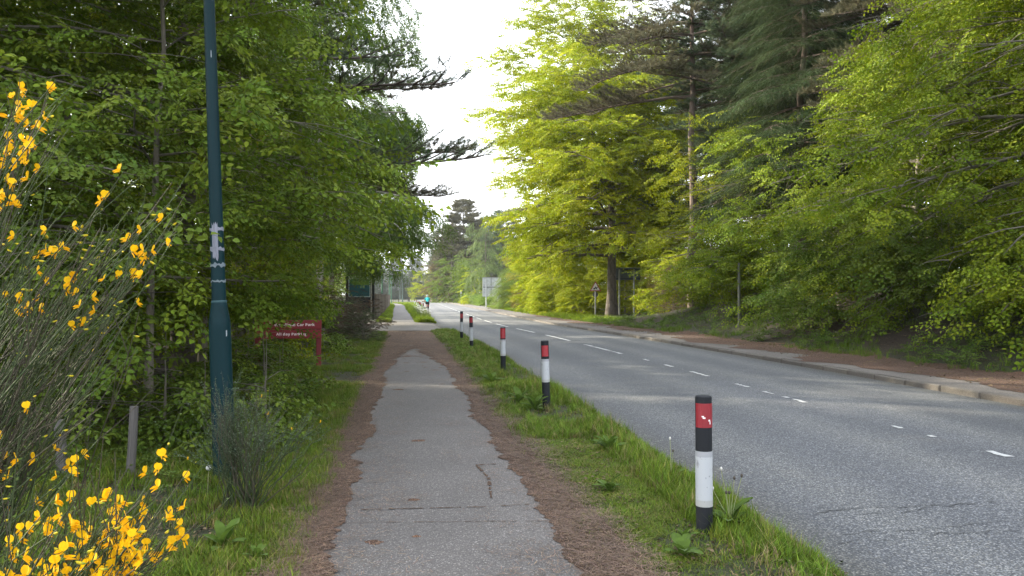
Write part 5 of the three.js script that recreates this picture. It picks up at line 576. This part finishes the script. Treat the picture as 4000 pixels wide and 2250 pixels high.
  put('helmet', flesh([[[0, 1.62, -0.30], [0, 1.63, -0.22], 0.108, 0.105]], 0.012, 0.01, [0.74, 0.76, 0.76]), M.paint, p); for (const [s, yy, zz] of [[1, 0.165, -0.01], [-1, 0.48, 0.07]]) put('shoe', flesh([[[s * 0.12, yy + 0.02, zz + 0.07], [s * 0.125, yy, zz - 0.1], 0.042, 0.038]], 0.012, 0.01, [0.05, 0.05, 0.05]), M.cloth, p);
}
{
  const d = 283, x = -29.7, y = groundH(x, d), p = thing('person', 'distant walker in a dark top and pale trousers on the far pavement', 'person', [x, y, -d], 0.3);
  const limbs = [[[0, 0.95, 0], [0, 1.3, 0], 0.13, 0.14], [[-0.16, 1.4, 0], [0.16, 1.4, 0], 0.07, 0.07], [[0, 1.45, 0], [0, 1.55, 0], 0.055, 0.05], [[0, 1.62, 0], [0, 1.68, 0], 0.1, 0.095]]; const arm = (s) => [[[s * 0.2, 1.38, 0], [s * 0.25, 1.1, 0.05 * s], 0.055, 0.045], [[s * 0.25, 1.1, 0.05 * s], [s * 0.25, 0.84, -0.06 * s], 0.042, 0.032], [[s * 0.25, 0.84, -0.06 * s], [s * 0.25, 0.76, -0.08 * s], 0.035, 0.03]]; const leg = (s) => [[[s * 0.09, 0.93, 0], [s * 0.1, 0.5, -0.08 * s], 0.095, 0.062], [[s * 0.1, 0.5, -0.08 * s], [s * 0.1, 0.1, 0.08 * s], 0.06, 0.042], [[s * 0.1, 0.06, 0.08 * s], [s * 0.1, 0.05, 0.08 * s - 0.15], 0.04, 0.036]];
  put('body', flesh([...limbs, ...arm(1), ...arm(-1), ...leg(1), ...leg(-1)], 0.025, 0.018, skin), M.cloth, p); put('jacket', flesh([[[0, 0.95, 0], [0, 1.3, 0], 0.155, 0.16], [[-0.16, 1.4, 0], [0.16, 1.4, 0], 0.09, 0.09], ...[-1, 1].flatMap((s) => [[[s * 0.2, 1.38, 0], [s * 0.25, 1.1, 0.05 * s], 0.075, 0.065], [[s * 0.25, 1.1, 0.05 * s], [s * 0.25, 0.86, -0.055 * s], 0.062, 0.05]])], 0.025, 0.018, [0.02, 0.02, 0.025]), M.cloth, p); put('trousers', flesh([[[0, 0.95, 0], [0, 0.98, 0], 0.15, 0.15], ...[-1, 1].flatMap((s) => leg(s).slice(0, 2).map(([a, b, r0, r1]) => [a, b, r0 + 0.018, r1 + 0.02]))], 0.025, 0.018, [0.3, 0.34, 0.4]), M.cloth, p); put('hair', flesh([[[0, 1.7, 0.02], [0, 1.66, 0.04], 0.1, 0.095]], 0.02, 0.01, [0.03, 0.022, 0.016]), M.cloth, p);
}
// ------------------------------------------------------------------ flowering broom at the left, young broom by the lamp post
const flowerGeo = (seed) => {
  const R = RNG(seed), mb = new MB(), y1 = [0.80, 0.47, 0.008], y2 = [0.76, 0.39, 0.005], gr = [0.12, 0.2, 0.03];
  const sheetOf = (f, nu, nv, col) => { for (let i = 0; i < nu; i++) for (let j = 0; j < nv; j++) { const a = f(i / nu, j / nv), b = f((i + 1) / nu, j / nv), c = f((i + 1) / nu, (j + 1) / nv), e = f(i / nu, (j + 1) / nv); mb.tri(a, b, c, col); mb.tri(a, c, e, col); } };
  const bend = R.r(0.2, 0.7), cup = R.r(0.15, 0.4), open = R.r(0.25, 0.6);
  sheetOf((u, v) => { const t = v, w = (u - 0.5) * 2, wid = 0.56 * Math.pow(Math.sin(Math.PI * (0.08 + 0.80 * t)), 0.75), notch = t > 0.8 ? 0.06 * (1 - Math.abs(w)) : 0; return V(0.18 + 0.28 * t - bend * t * t * 0.5 + cup * w * w * 0.3, 0.15 + t * 0.95 - notch, w * wid); }, 4, 4, y1);
  for (const s of [-1, 1]) sheetOf((u, v) => { const wid = 0.34 * Math.sin(Math.PI * (0.12 + 0.8 * v)); return V(0.15 + v * 0.85, 0.1 - v * open + (u - 0.3) * wid, s * (0.1 + 0.22 * v + 0.1 * Math.sin(Math.PI * v) * u)); }, 2, 3, y2);
  for (const s of [-1, 1]) sheetOf((u, v) => V(0.15 + v * 0.8, -0.05 - v * (open + 0.12) + u * 0.22 * Math.sin(Math.PI * (0.15 + 0.7 * v)) - 0.1, s * 0.09 * Math.sin(Math.PI * u)), 2, 3, y1);
  mb.tube([V(-0.25, 0.02, 0), V(0.05, 0.04, 0), V(0.22, 0.06, 0)], [0.03, 0.13, 0.1], 6, gr); const g = mb.geo(); g.scale(0.0168, 0.0168, 0.0168); return g;
};
const budGeo = (() => { const mb = new MB(); mb.tube([V(-0.25, 0, 0), V(0, 0, 0), V(0.3, 0.02, 0), V(0.65, 0.1, 0), V(0.85, 0.2, 0)], [0.03, 0.12, 0.17, 0.15, 0.02], 6, (k) => (k < 0.4 ? [0.2, 0.28, 0.05] : [0.62, 0.5, 0.03])); const g = mb.geo(); g.scale(0.016, 0.016, 0.016); return g; })();
const flowers = [401, 402, 403, 404].map(flowerGeo);
function broom(t, R, tips, size, leafTint, leafSize = 0.007) {        // tips: [tip, base, flower count, bud count, twigs]
  const mb = new MB(), lf = new MB(); let n = 0; const counts = {}; const sc = [[0.027, 0.046, 0.010], [0.037, 0.052, 0.014], [0.055, 0.047, 0.03]];
  for (const [tip, base, nf, nb, nt, rr = 0.004] of tips) {
    const mid = base.clone().lerp(tip, 0.5).add(V(R.r(-0.16, 0.10), R.r(0.02, 0.26), R.r(-0.12, 0.12))), path = new THREE.QuadraticBezierCurve3(base, mid, tip).getPoints(9).map((p, i) => p.add(V(R.r(-1, 1), R.r(-1, 1), R.r(-1, 1)).multiplyScalar(i % 9 ? 0.02 : 0))), col = R.pick(sc);
    mb.tube(path, path.map((_, i) => lerp(rr, 0.0011, i / 9)), 4, col); const lines = [[path, 0.62]];
    for (let k = 0; k < nt; k++) { const s = R.r(0.3, 0.95), o = along(path, s), dd = dirAt(path, s), l = R.r(0.12, 0.34) * (1.15 - 0.5 * s), dir = dd.clone().add(V(R.r(-0.5, 0.5), R.r(-0.3, 0.45), R.r(-0.5, 0.5))).normalize(), tw = [o, o.clone().addScaledVector(dir, l * 0.5).add(V(0, 0.01, 0)), o.clone().addScaledVector(dir, l).add(V(0, 0.035, 0))]; mb.tube(tw, [0.0016, 0.0013, 0.0008], 3, col); lines.push([tw, 0.1, s]); }
    for (const [L, s0] of lines) for (let k = 0; k < 9; k++) { const s = R.r(s0 * 0.5, 1), o = along(L, s), a = R() * 6.3, v = R.r(0.7, 1.3); leafShape(lf, o, V(Math.cos(a), R.r(-0.2, 0.8), Math.sin(a)).normalize(), V(R.r(-1, 1), 1, R.r(-1, 1)).normalize(), leafSize * R.r(0.7, 1.5), leafSize * 0.5, leafTint.map((c) => c * v), 0.1, 0.1); }
    const place = (g, name) => { counts[name] = (counts[name] ?? 0) + 1; if (counts[name] > 300) return; const [L, s0] = R.pick(lines.filter((q) => q[2] === undefined || q[2] > 0.72)), s = R.r(Math.max(s0, L === path ? 0.82 : 0.3), 1), o = along(L, s), a = R() * 6.3, m = put(name, g, M.petal, t), dir = V(Math.cos(a), R.r(-0.35, 0.45), Math.sin(a)); m.applyMatrix4(mat4(o.addScaledVector(dir.clone().normalize(), 0.006), dir, V(R.r(-0.3, 0.3), 1, R.r(-0.3, 0.3)).normalize(), size * R.r(0.85, 1.18))); n++; };
    for (let k = 0; k < nf; k++) place(R.pick(flowers), 'flower'); for (let k = 0; k < nb; k++) place(budGeo, 'bud');
  }
  mb.build('stems', M.stem, t).userData.kind = 'stuff'; lf.build('leaves', M.leaf, t).userData.kind = 'stuff'; return JSON.stringify(counts);
}
{
  let nf0 = 0; const R = RNG(501), t = thing('broom_bush', 'tall flowering broom with dark twigs and scattered yellow flowers at the left edge', 'bush'), tips = [], base = () => V(-2.05 + R.r(-0.35, 0.3), 0.02, -(2.1 + R.r(-0.5, 0.45)));
  const aim = (X0, X1, Y0, Y1, d0, d1, n, f, b, tw = 5) => { for (let i = 0; i < n; i++) tips.push([at(R.r(X0, X1), R.r(Y0, Y1), R.r(d0, d1)), base(), f, b, tw]); };
  aim(60, 220, 270, 420, 1.75, 2.0, 8, 6, 1, 6); aim(-20, 130, 380, 720, 1.7, 1.95, 9, 5, 1, 6); aim(470, 540, 600, 720, 1.75, 1.95, 2, 3, 2, 3); aim(540, 710, 760, 930, 1.8, 2.0, 7, 3, 2, 6); aim(150, 480, 800, 930, 1.8, 2.1, 7, 2, 2, 6); aim(-40, 160, 640, 850, 1.8, 2.1, 6, 3, 1, 6);
  aim(-60, 300, 900, 1300, 1.9, 2.5, 26, 0, 0, 11); aim(250, 560, 900, 1250, 1.9, 2.5, 22, 0, 1, 11); aim(-50, 460, 1250, 1650, 1.8, 2.5, 30, 0, 0, 12); aim(-100, 250, 500, 900, 2.0, 2.6, 20, 0, 1, 10); aim(350, 700, 780, 1000, 1.9, 2.3, 12, 0, 1, 10); aim(-60, 400, 1600, 2000, 1.8, 2.4, 20, 0, 0, 12);
  aim(-20, 420, 1620, 1840, 1.75, 2.0, 8, 2, 2, 5); aim(300, 440, 1560, 1640, 1.75, 1.9, 2, 1, 1, 3);
  console.log('broom flowers', broom(t, R, tips, 1.0, [0.09, 0.13, 0.035]));
}
{
  const R = RNG(503), t = thing('broom_bush', 'low broom spray thick with yellow flowers in the bottom left corner', 'bush'), tips = [], low = () => V(-1.25 + R.r(-0.15, 0.1), 0.25, -(1.75 + R.r(-0.15, 0.15)));
  for (const [X0, X1, Y0, Y1, n, f] of [[500, 660, 1900, 2010, 8, 2], [330, 560, 2000, 2130, 14, 3], [160, 480, 2060, 2250, 15, 3], [430, 690, 2080, 2240, 14, 3], [20, 240, 1950, 2250, 8, 2], [300, 640, 2180, 2330, 8, 2]]) for (let i = 0; i < n; i++) tips.push([at(R.r(X0, X1), R.r(Y0, Y1), R.r(1.45, 1.75)), low(), f, 1, 5, 0.0028]);
  broom(t, R, tips, 1.04, [0.09, 0.13, 0.035]);
}
{
  const R = RNG(502), t = thing('young_broom', 'small grey green broom bush growing in front of the lamp post', 'bush'), tips = [], o = V(-1.9, groundH(-1.9, 5.6), -5.6);
  for (let i = 0; i < 60; i++) { const a = R() * 6.3, k = R.r(0.2, 1), r = 0.56 * k; tips.push([o.clone().add(V(Math.cos(a) * r, R.r(0.55, 0.82) * (1.15 - 0.45 * k), Math.sin(a) * r * 0.8)), o.clone().add(V(R.r(-0.05, 0.05), 0, R.r(-0.05, 0.05))), i % 9 === 0 ? 1 : 0, i % 12 === 0 ? 1 : 0, 7, 0.0045]); }
  for (let i = 0; i < 22; i++) tips.push([at(R.r(835, 960), R.r(1500, 1760), 5.6 + R.r(-0.15, 0.15)), o.clone().add(V(R.r(-0.2, -0.05), 0, R.r(-0.05, 0.05))), 0, 0, 6, 0.004]);
  broom(t, R, tips, 0.8, [0.12, 0.165, 0.10], 0.013);
}
// broad leaved plants on the verges, each leaf a piece
{
  const leafG = [0, 1, 2].map((k) => { const R = RNG(520 + k), mb = new MB(), n = 6, L = 1; const w = (t) => (0.04 + 0.16 * Math.pow(Math.sin(Math.PI * Math.pow(t, 1.2)), 0.8)) * (1 + (k === 0 ? 0.3 * Math.sin(t * 26) : 0)); for (let i = 0; i < n; i++) { const a = i / n, b = (i + 1) / n, P = (t, s) => V(t * L, 0.75 * t - 0.65 * t * t + Math.abs(s) * 0.05, s * w(t) * (t > 0.98 ? 0.1 : 1)); for (const s of [-1, 1]) { const v = R.r(0.85, 1.15), c = [0.10 * v, 0.165 * v, 0.025 * v]; s > 0 ? (mb.tri(P(a, 0), P(b, 0), P(b, s), c), mb.tri(P(a, 0), P(b, s), P(a, s), c)) : (mb.tri(P(a, 0), P(b, s), P(b, 0), c), mb.tri(P(a, 0), P(a, s), P(b, s), c)); } } return mb.geo(); });
  const plant = (label, x, d, n, len, seed, heads = 0) => { const R = RNG(seed), t = thing(heads ? 'dandelion' : 'dock_plant', label, 'plant', [x, groundH(x, d), -d]); for (let i = 0; i < n; i++) { const m = put('leaf', R.pick(leafG), M.leaf, t), l = len * R.r(0.65, 1.15); m.rotation.set(0, i * 2.4 + R.r(-0.4, 0.4), R.r(0.1, 0.95)); m.scale.set(l, l, l * R.r(0.8, 1.2)); } for (let i = 0; i < heads; i++) { const h = R.r(0.22, 0.4), a = R() * 6.3, e = V(Math.cos(a) * 0.12 * R(), h, Math.sin(a) * 0.12 * R()); new MB().tube([V(0, 0, 0), V(e.x * 0.4, h * 0.5, e.z * 0.4), e], [0.003, 0.0026, 0.002], 5, [0.22, 0.24, 0.11]).build('stalk', M.stem, t); put('seed_head', painted(new THREE.SphereGeometry(0.009, 8, 6).scale(1, 1.4, 1).translate(e.x, e.y + 0.006, e.z), i % 3 === 0 ? [0.5, 0.48, 0.44] : [0.055, 0.045, 0.035]), M.cloth, t); } };
  plant('dandelion with dark spent heads right of the nearest bollard', 1.40, 4.95, 9, 0.22, 531, 6); plant('leafy dock left of the nearest bollard foot', 1.05, 4.72, 7, 0.12, 532); plant('large leaved plant at the bottom edge of the verge', 0.98, 4.45, 8, 0.16, 533); plant('dock in the middle of the near verge', 0.93, 7.3, 10, 0.2, 534); plant('dock plants round the second bollard foot', 0.30, 9.9, 12, 0.24, 535); plant('dock on the path side of the second bollard', 0.1, 10.7, 10, 0.24, 536); plant('dock between the second and third bollards', -0.35, 13.1, 10, 0.26, 537); plant('bright green sorrel leaves at the lower left', -1.78, 4.75, 9, 0.19, 538); plant('small dock beside the sorrel', -1.5, 4.55, 8, 0.13, 539); plant('plant at the path side of the nearest bollard', 0.75, 5.9, 8, 0.16, 540); plant('dandelion near the road edge', 1.3, 6.3, 9, 0.14, 541, 2);
  { const x = -2.37, d = 6.0, t = thing('dandelion', 'single white dandelion clock left of the lamp post foot', 'flower', [x, groundH(x, d), -d]); new MB().tube([V(0, 0, 0), V(0.01, 0.2, 0)], 0.0025, 5, [0.2, 0.2, 0.1]).build('stalk', M.stem, t); put('seed_head', painted(new THREE.IcosahedronGeometry(0.022, 1).translate(0.01, 0.21, 0), [0.55, 0.54, 0.52]), M.cloth, t); }
}
// ------------------------------------------------------------------ ground cover: needle litter, grass, leaves
{
  // litter drifts along both sides of the path, over all of it before the driveway
  const R = RNG(601), edge = (side, d) => { const cover = smooth(15.5, 25.5, d) * (1 - smooth(33.6, 34.2, d)); const n = fbm(d * 0.9 + side * 31, side * 7, 2) - 0.5, f = fbm(d * 5 + side * 9, 3, 3) - 0.5, g = vnoise(d * 17, side * 5) - 0.5, g2 = vnoise(d * 41, side * 3) - 0.5; return lerp((side < 0 ? lerp(0.74, 0.66, smooth(5, 9, d)) : lerp(0.70, 0.62, smooth(5, 9, d))) + 0.16 * n + 0.14 * f + 0.045 * g + 0.03 * g2, -0.08 + 0.5 * n + 0.3 * g + 0.25 * f, cover); };
  const ds = rows(2.6, 34.0, (d) => (d < 12 ? 0.03 : 0.07)), strip = (side) => { const g = sheet(ds, [0, 0.15, 0.3, 0.45, 0.6, 0.8, 1], (k, d) => { const i = Math.min(edge(side, d), 0.98), o = (side < 0 ? lerp(0.88, 1.06, smooth(5, 12, d)) : lerp(1.0, 0.90, smooth(5, 9, d))) + 0.14 * (fbm(d * 1.7 + 50 * side, 2, 3) - 0.5), q = side * lerp(i, o, k), x = pathMid(d) + q; return V(x, Math.max(groundH(x, d), 0.05) + 0.0135 + 0.014 * smooth(0, 0.25, k) * (0.4 + fbm(x * 5, d * 5, 2)), -d); }, (k, d) => { const n = fbm(d * 0.8 + side, k * 2, 3), v = 0.62 + 0.5 * n; const pt = 0.75 + 0.5 * fbm(d * 2.3, k * 3 + side * 4, 3); return [v * 0.72 * pt, v * 0.62 * pt, v * 0.56 * pt]; }, 1); if (side > 0) return g; const ix = g.index.array; for (let i = 0; i < ix.length; i += 3) { const s = ix[i + 1]; ix[i + 1] = ix[i + 2]; ix[i + 2] = s; } g.computeVertexNormals(); return g; };
  const dp = rows(8, 60, (d) => 0.12), pave = sheet(dp, [0, 0.2, 0.4, 0.6, 0.8, 1], (k, d) => { const n = fbm(d * 0.55 + 90, 3, 3) - 0.5, f = fbm(d * 4 + 9, 8, 2) - 0.5, u = lerp(clamp(lerp(0.75, 1.35, smooth(20, 40, d)) + 1.5 * n + 0.3 * f, 0.16, 1.9), 2.75 + 0.5 * n, k), x = roadRight(d) + u; return V(x, groundH(x, d) + 0.014, -d); }, (k, d) => { const v = 0.62 + 0.5 * fbm(d * 0.8, k * 2 + 30, 3); return [v * 0.70, v * 0.53, v * 0.44]; }, 1);
  const drift = mergeGeometries([strip(1), strip(-1), pave]); tag(put('needle_litter', drift, M.needles), 'brown pine needle drifts along the footpath edges and the far pavement', 'needle litter', null, 'stuff');
  const mb = new MB(), blob = (x, d, r, h = 0.012) => { const n = 14, c = V(x, groundH(x, d) + 0.010 + h, -d); let p = null, f = null; for (let i = 0; i <= n; i++) { const a = i / n * 6.283, k = r * (i === n ? f : R.r(0.55, 1.15)); if (i === 0) f = k / r; const q = V(x + Math.cos(a) * k, groundH(x, d) + 0.0095, -d + Math.sin(a) * k * 0.7); if (p) mb.tri(c, q, p, [0.75, 0.62, 0.55]); p = q; } };
  for (let i = 0; i < 260; i++) { const d = 12 + 15 * Math.sqrt(R()), q = R.r(-0.65, 0.65); if (R() > smooth(11, 24, d) * (0.35 + Math.abs(q))) continue; const x = pathMid(d) + q; blob(x, d, R.r(0.03, 0.16) * (0.6 + 0.8 * smooth(14, 24, d)), 0.003); } blob(-1.87, 12.8, 0.11); blob(-0.88, 4.89, 0.07); blob(-0.62, 5.0, 0.03); blob(-1.0, 8.3, 0.1, 0.003); blob(-0.75, 5.9, 0.05);
  const seam = (pts, w) => { for (let i = 0; i < pts.length - 1; i++) { const n = 10; for (let k = 0; k < n; k++) { if (R() < 0.28) continue; const P = (t) => [lerp(pts[i][0], pts[i + 1][0], t), lerp(pts[i][1], pts[i + 1][1], t)], a = P(k / n), b = P((k + 1) / n), w0 = w * R.r(0.1, 1.2), w1 = w * R.r(0.1, 1.2), dx = b[0] - a[0], dz = b[1] - a[1], l = Math.hypot(dx, dz), nx = dz / l, nz = -dx / l, y = groundH(a[0], a[1]) + 0.0145; mb.quad(V(a[0] - nx * w0, y, -(a[1] - nz * w0)), V(a[0] + nx * w0, y, -(a[1] + nz * w0)), V(b[0] + nx * w1, y, -(b[1] + nz * w1)), V(b[0] - nx * w1, y, -(b[1] - nz * w1)), [0.95, 0.86, 0.8]); } } };
  seam([[-1.1, 5.62], [-0.6, 5.66], [-0.15, 5.70], [0.2, 5.78]], 0.009); seam([[-1.1, 5.3], [-0.4, 5.32], [0.32, 5.34]], 0.005); seam([[-0.33, 7.1], [-0.2, 6.6], [-0.16, 5.95]], 0.016); seam([[-0.33, 7.1], [-0.1, 7.15]], 0.012);
  tag(mb.build('needle_patches', M.needles), 'small needle clumps and needle filled cracks on the footpath', 'needle litter', null, 'stuff');
  // loose needles that fray the edges
  const list = [], leaves = []; const nc = [[0.085, 0.055, 0.037], [0.21, 0.142, 0.098]];
  for (let i = 0; i < 9000; i++) { const d = 3.2 + 26 * Math.pow(R(), 1.7), side = R() < 0.5 ? -1 : 1, e = edge(side, d), q = side * (R() < 0.07 ? e - 0.5 * Math.pow(R(), 1.5) : e + 0.10 + R() * Math.max(0.05, 0.96 - e)), x = pathMid(d) + q; list.push({ m: standing(V(x, groundH(x, d) + 0.016 + (Math.abs(q) > e ? R.r(0, 0.014) : 0), -d), R() * 6.3, R.r(0.8, 1.25)), c: tint(R, nc[0], nc[1], 0.25) }); }
  tag(instances('fallen_needles', S.fallen, M.stem, list), 'loose brown pine needles scattered on the path edges', 'needle litter', null, 'stuff');
  for (let i = 0; i < 4200; i++) { const left = R() < 0.5; let x, d; if (left) { d = 3.4 + 18 * Math.pow(R(), 1.5); x = pathMid(d) - R.r(0.9, 3.6); } else if (R() < 0.4) { d = 3.6 + 12 * R(); x = lerp(pathMid(d) + 0.85, roadLeft(d), R()); } else { d = 10 + 32 * R(); x = roadRight(d) + R.r(0.9, 6.5); } leaves.push({ m: standing(G(x, d, 0.004), R() * 6.3, R.r(0.45, 0.9) * (x > 3 ? 1.7 : 1)), c: tint(R, [0.10, 0.075, 0.045], [0.22, 0.17, 0.11], 0.25) }); }
  tag(instances('fallen_leaves', S.deadLeaves, M.leaf, leaves), 'dry fallen leaves on the verges and the bank', 'leaf litter', null, 'stuff');
}
{
  const R = RNG(602), lists = [[], [], []], add = (k, x, d, s, sy, pal) => lists[k].push({ m: standing(G(x, d, -0.004), R() * 6.3, s, sy), c: tint(R, pal[0], pal[1], 0.2) });
  const gA = [[0.078, 0.140, 0.014], [0.128, 0.20, 0.022]], gB = [[0.11, 0.16, 0.015], [0.18, 0.21, 0.03]], gD = [[0.16, 0.13, 0.06], [0.26, 0.21, 0.11]], gS = [[0.13, 0.21, 0.012], [0.21, 0.27, 0.02]];
  // the verge between path and road
  for (let i = 0; i < 26000; i++) { const d = 3.4 + 30.4 * Math.pow(R(), 1.55), k = R(), p0 = pathMid(d) + 0.88, r0 = roadLeft(d) + 0.03, x = lerp(p0, r0, k), n = fbm(x * 1.3, d * 1.3, 3), bare = smooth(12.3, 13.2, d) * (1 - smooth(16.2, 17.2, d)) * smooth(roadLeft(d) - 0.75, roadLeft(d) - 0.5, x); if (R() < bare * 0.93) continue; if (k < 0.2 && R() > k * 4 + 0.12) continue; if (n < 0.42 && R() < 0.8) continue; if ([[1.2, 4.75], [0.44, 9.95], [-0.18, 14.8]].some(([bx, bd]) => Math.hypot(x - bx, (d - bd) * 0.8) < 0.3) && R() < 0.75) continue; const lush = smooth(0.25, 0.8, k) * smooth(0.38, 0.62, n) * (d > 8.5 && d < 15 ? 1.25 : 1); const tall = d < 8 && k < 0.55; add(tall ? 2 : R() < 0.6 ? 0 : 1, x, d, R.r(0.75, 1.2) * lerp(1, 1.5, smooth(8, 26, d)), R.r(0.5, 0.8) * lerp(0.7, 1.35, lush) * (tall ? 0.7 : 1), R() < 0.13 ? gD : R() < 0.25 ? gB : gA); }
  // left of the path
  for (let i = 0; i < 34000; i++) { const d = 3.4 + 30 * Math.pow(R(), 1.5), v = R.r(0.86, 3.6), x = pathMid(d) - v, n = fbm(x * 1.2 + 20, d * 1.2, 3), out = smooth(lerp(0.82, 0.95, smooth(5, 12, d)), 1.08, v) * (1 - smooth(2.1, 3.3, v - 1.6 * smooth(8, 5, d))); if (R() > out * (d < 7.5 ? smooth(0.12, 0.42, n) : smooth(0.3, 0.55, n))) continue; add(R() < 0.5 ? 2 : 0, x, d, R.r(0.8, 1.2) * lerp(1, 1.5, smooth(8, 26, d)), R.r(0.45, 0.95) * (d > 12 ? 0.9 : 1), R() < 0.12 ? gD : R() < 0.35 ? gB : gA); }
  // beyond the driveway, both sides of the path
  for (let i = 0; i < 9000; i++) { const d = 44.8 + 120 * Math.pow(R(), 1.6), left = R() < 0.4, x = left ? pathMid(d) - R.r(0.8, 1.5) : lerp(pathMid(d) + 0.8, roadLeft(d) - 0.02, R()); add(R() < 0.5 ? 0 : 1, x, d, R.r(1.6, 2.6), R.r(0.9, 1.7) * (left ? 0.8 : 1), gS); }
  // the bank and the far roadside
  for (let i = 0; i < 15000; i++) { const d = 11 + 95 * Math.pow(R(), 1.5), u = R.r(2.0, 5.4), x = roadRight(d) + u, n = fbm(x * 0.9 + 7, d * 0.9, 3), far = smooth(42, 50, d), band = smooth(2.0, 2.5, u) * (1 - smooth(3.4, 5.2, u)); if (R() > band * lerp(smooth(0.36, 0.58, n) * 0.85, 0.9, far) * smooth(12, 26, d)) continue; add(R() < 0.5 ? 0 : 1, x, d, R.r(1.1, 1.8) * (1 + far), R.r(0.8, 1.4) * (1 + far * 0.2), far > 0.5 ? gS : gA); }
  const words = ['short green grass on the verges', 'longer grass blades on the verges and roadside', 'fine low grass beside the footpath']; lists.forEach((l, i) => { tag(instances('grass', S.grass[i], M.blade, l), words[i], 'grass', null, 'stuff'); N_INST += l.length; });
  // low leafy plants along the foot of the bank, daisies on the far verge
  const herb = []; for (let i = 0; i < 2600; i++) { const d = 12 + 34 * R(), u = R.r(2.2, 5.2), x = roadRight(d) + u, n = fbm(x * 0.6 + 70, d * 0.6, 3); if (R() > smooth(0.4, 0.6, n) * (1 - smooth(3.8, 5.2, u))) continue; herb.push({ m: mat4(G(x, d, R.r(0.02, 0.28)), V(R.r(-1, 1), R.r(0, 0.7), R.r(-1, 1)), V(0.05, 1, 0.05).normalize(), R.r(0.8, 1.5)), c: tint(R, [0.085, 0.16, 0.025], [0.14, 0.21, 0.035]) }); }
  for (let i = 0; i < 700; i++) { const d = 4 + 9 * R(), x = pathMid(d) - R.r(1.6, 3.2); if (fbm(x + 5, d, 3) < 0.5) continue; herb.push({ m: mat4(G(x, d, R.r(0.01, 0.1)), V(R.r(-1, 1), R.r(0, 0.5), R.r(-1, 1)), V(0.05, 1, 0.05).normalize(), R.r(0.4, 0.8)), c: tint(R, [0.085, 0.14, 0.025], [0.13, 0.19, 0.035]) }); }
  tag(instances('undergrowth', S.herb[0], M.leaf, herb), 'low leafy undergrowth at the foot of the bank', 'undergrowth', null, 'stuff');
  const daisy = (() => { const mb = new MB(); mb.tube([V(0, 0, 0), V(0.01, 0.34, 0)], 0.004, 3, [0.15, 0.2, 0.06]); for (let i = 0; i < 10; i++) { const a = i / 10 * 6.283, b = a + 0.5; mb.tri(V(0.01, 0.345, 0), V(0.01 + Math.cos(a) * 0.04, 0.352, Math.sin(a) * 0.04), V(0.01 + Math.cos(b) * 0.04, 0.352, Math.sin(b) * 0.04), [0.75, 0.75, 0.72]); } return mb.geo(); })(), dl = []; for (let i = 0; i < 420; i++) { const d = 47 + 28 * R(), x = lerp(pathMid(d) + 1.1, roadLeft(d) - 0.1, R()); if (fbm(x * 0.7, d * 0.25, 2) < 0.42) continue; dl.push({ m: standing(G(x, d), R() * 6, R.r(1.1, 1.9)), c: [1, 1, 1] }); }
  tag(instances('daisies', daisy, M.leaf, dl), 'white daisies in the grass beyond the driveway', 'flowers', null, 'stuff');
}
console.log('instances', N_INST);
renderer.render(scene, camera);
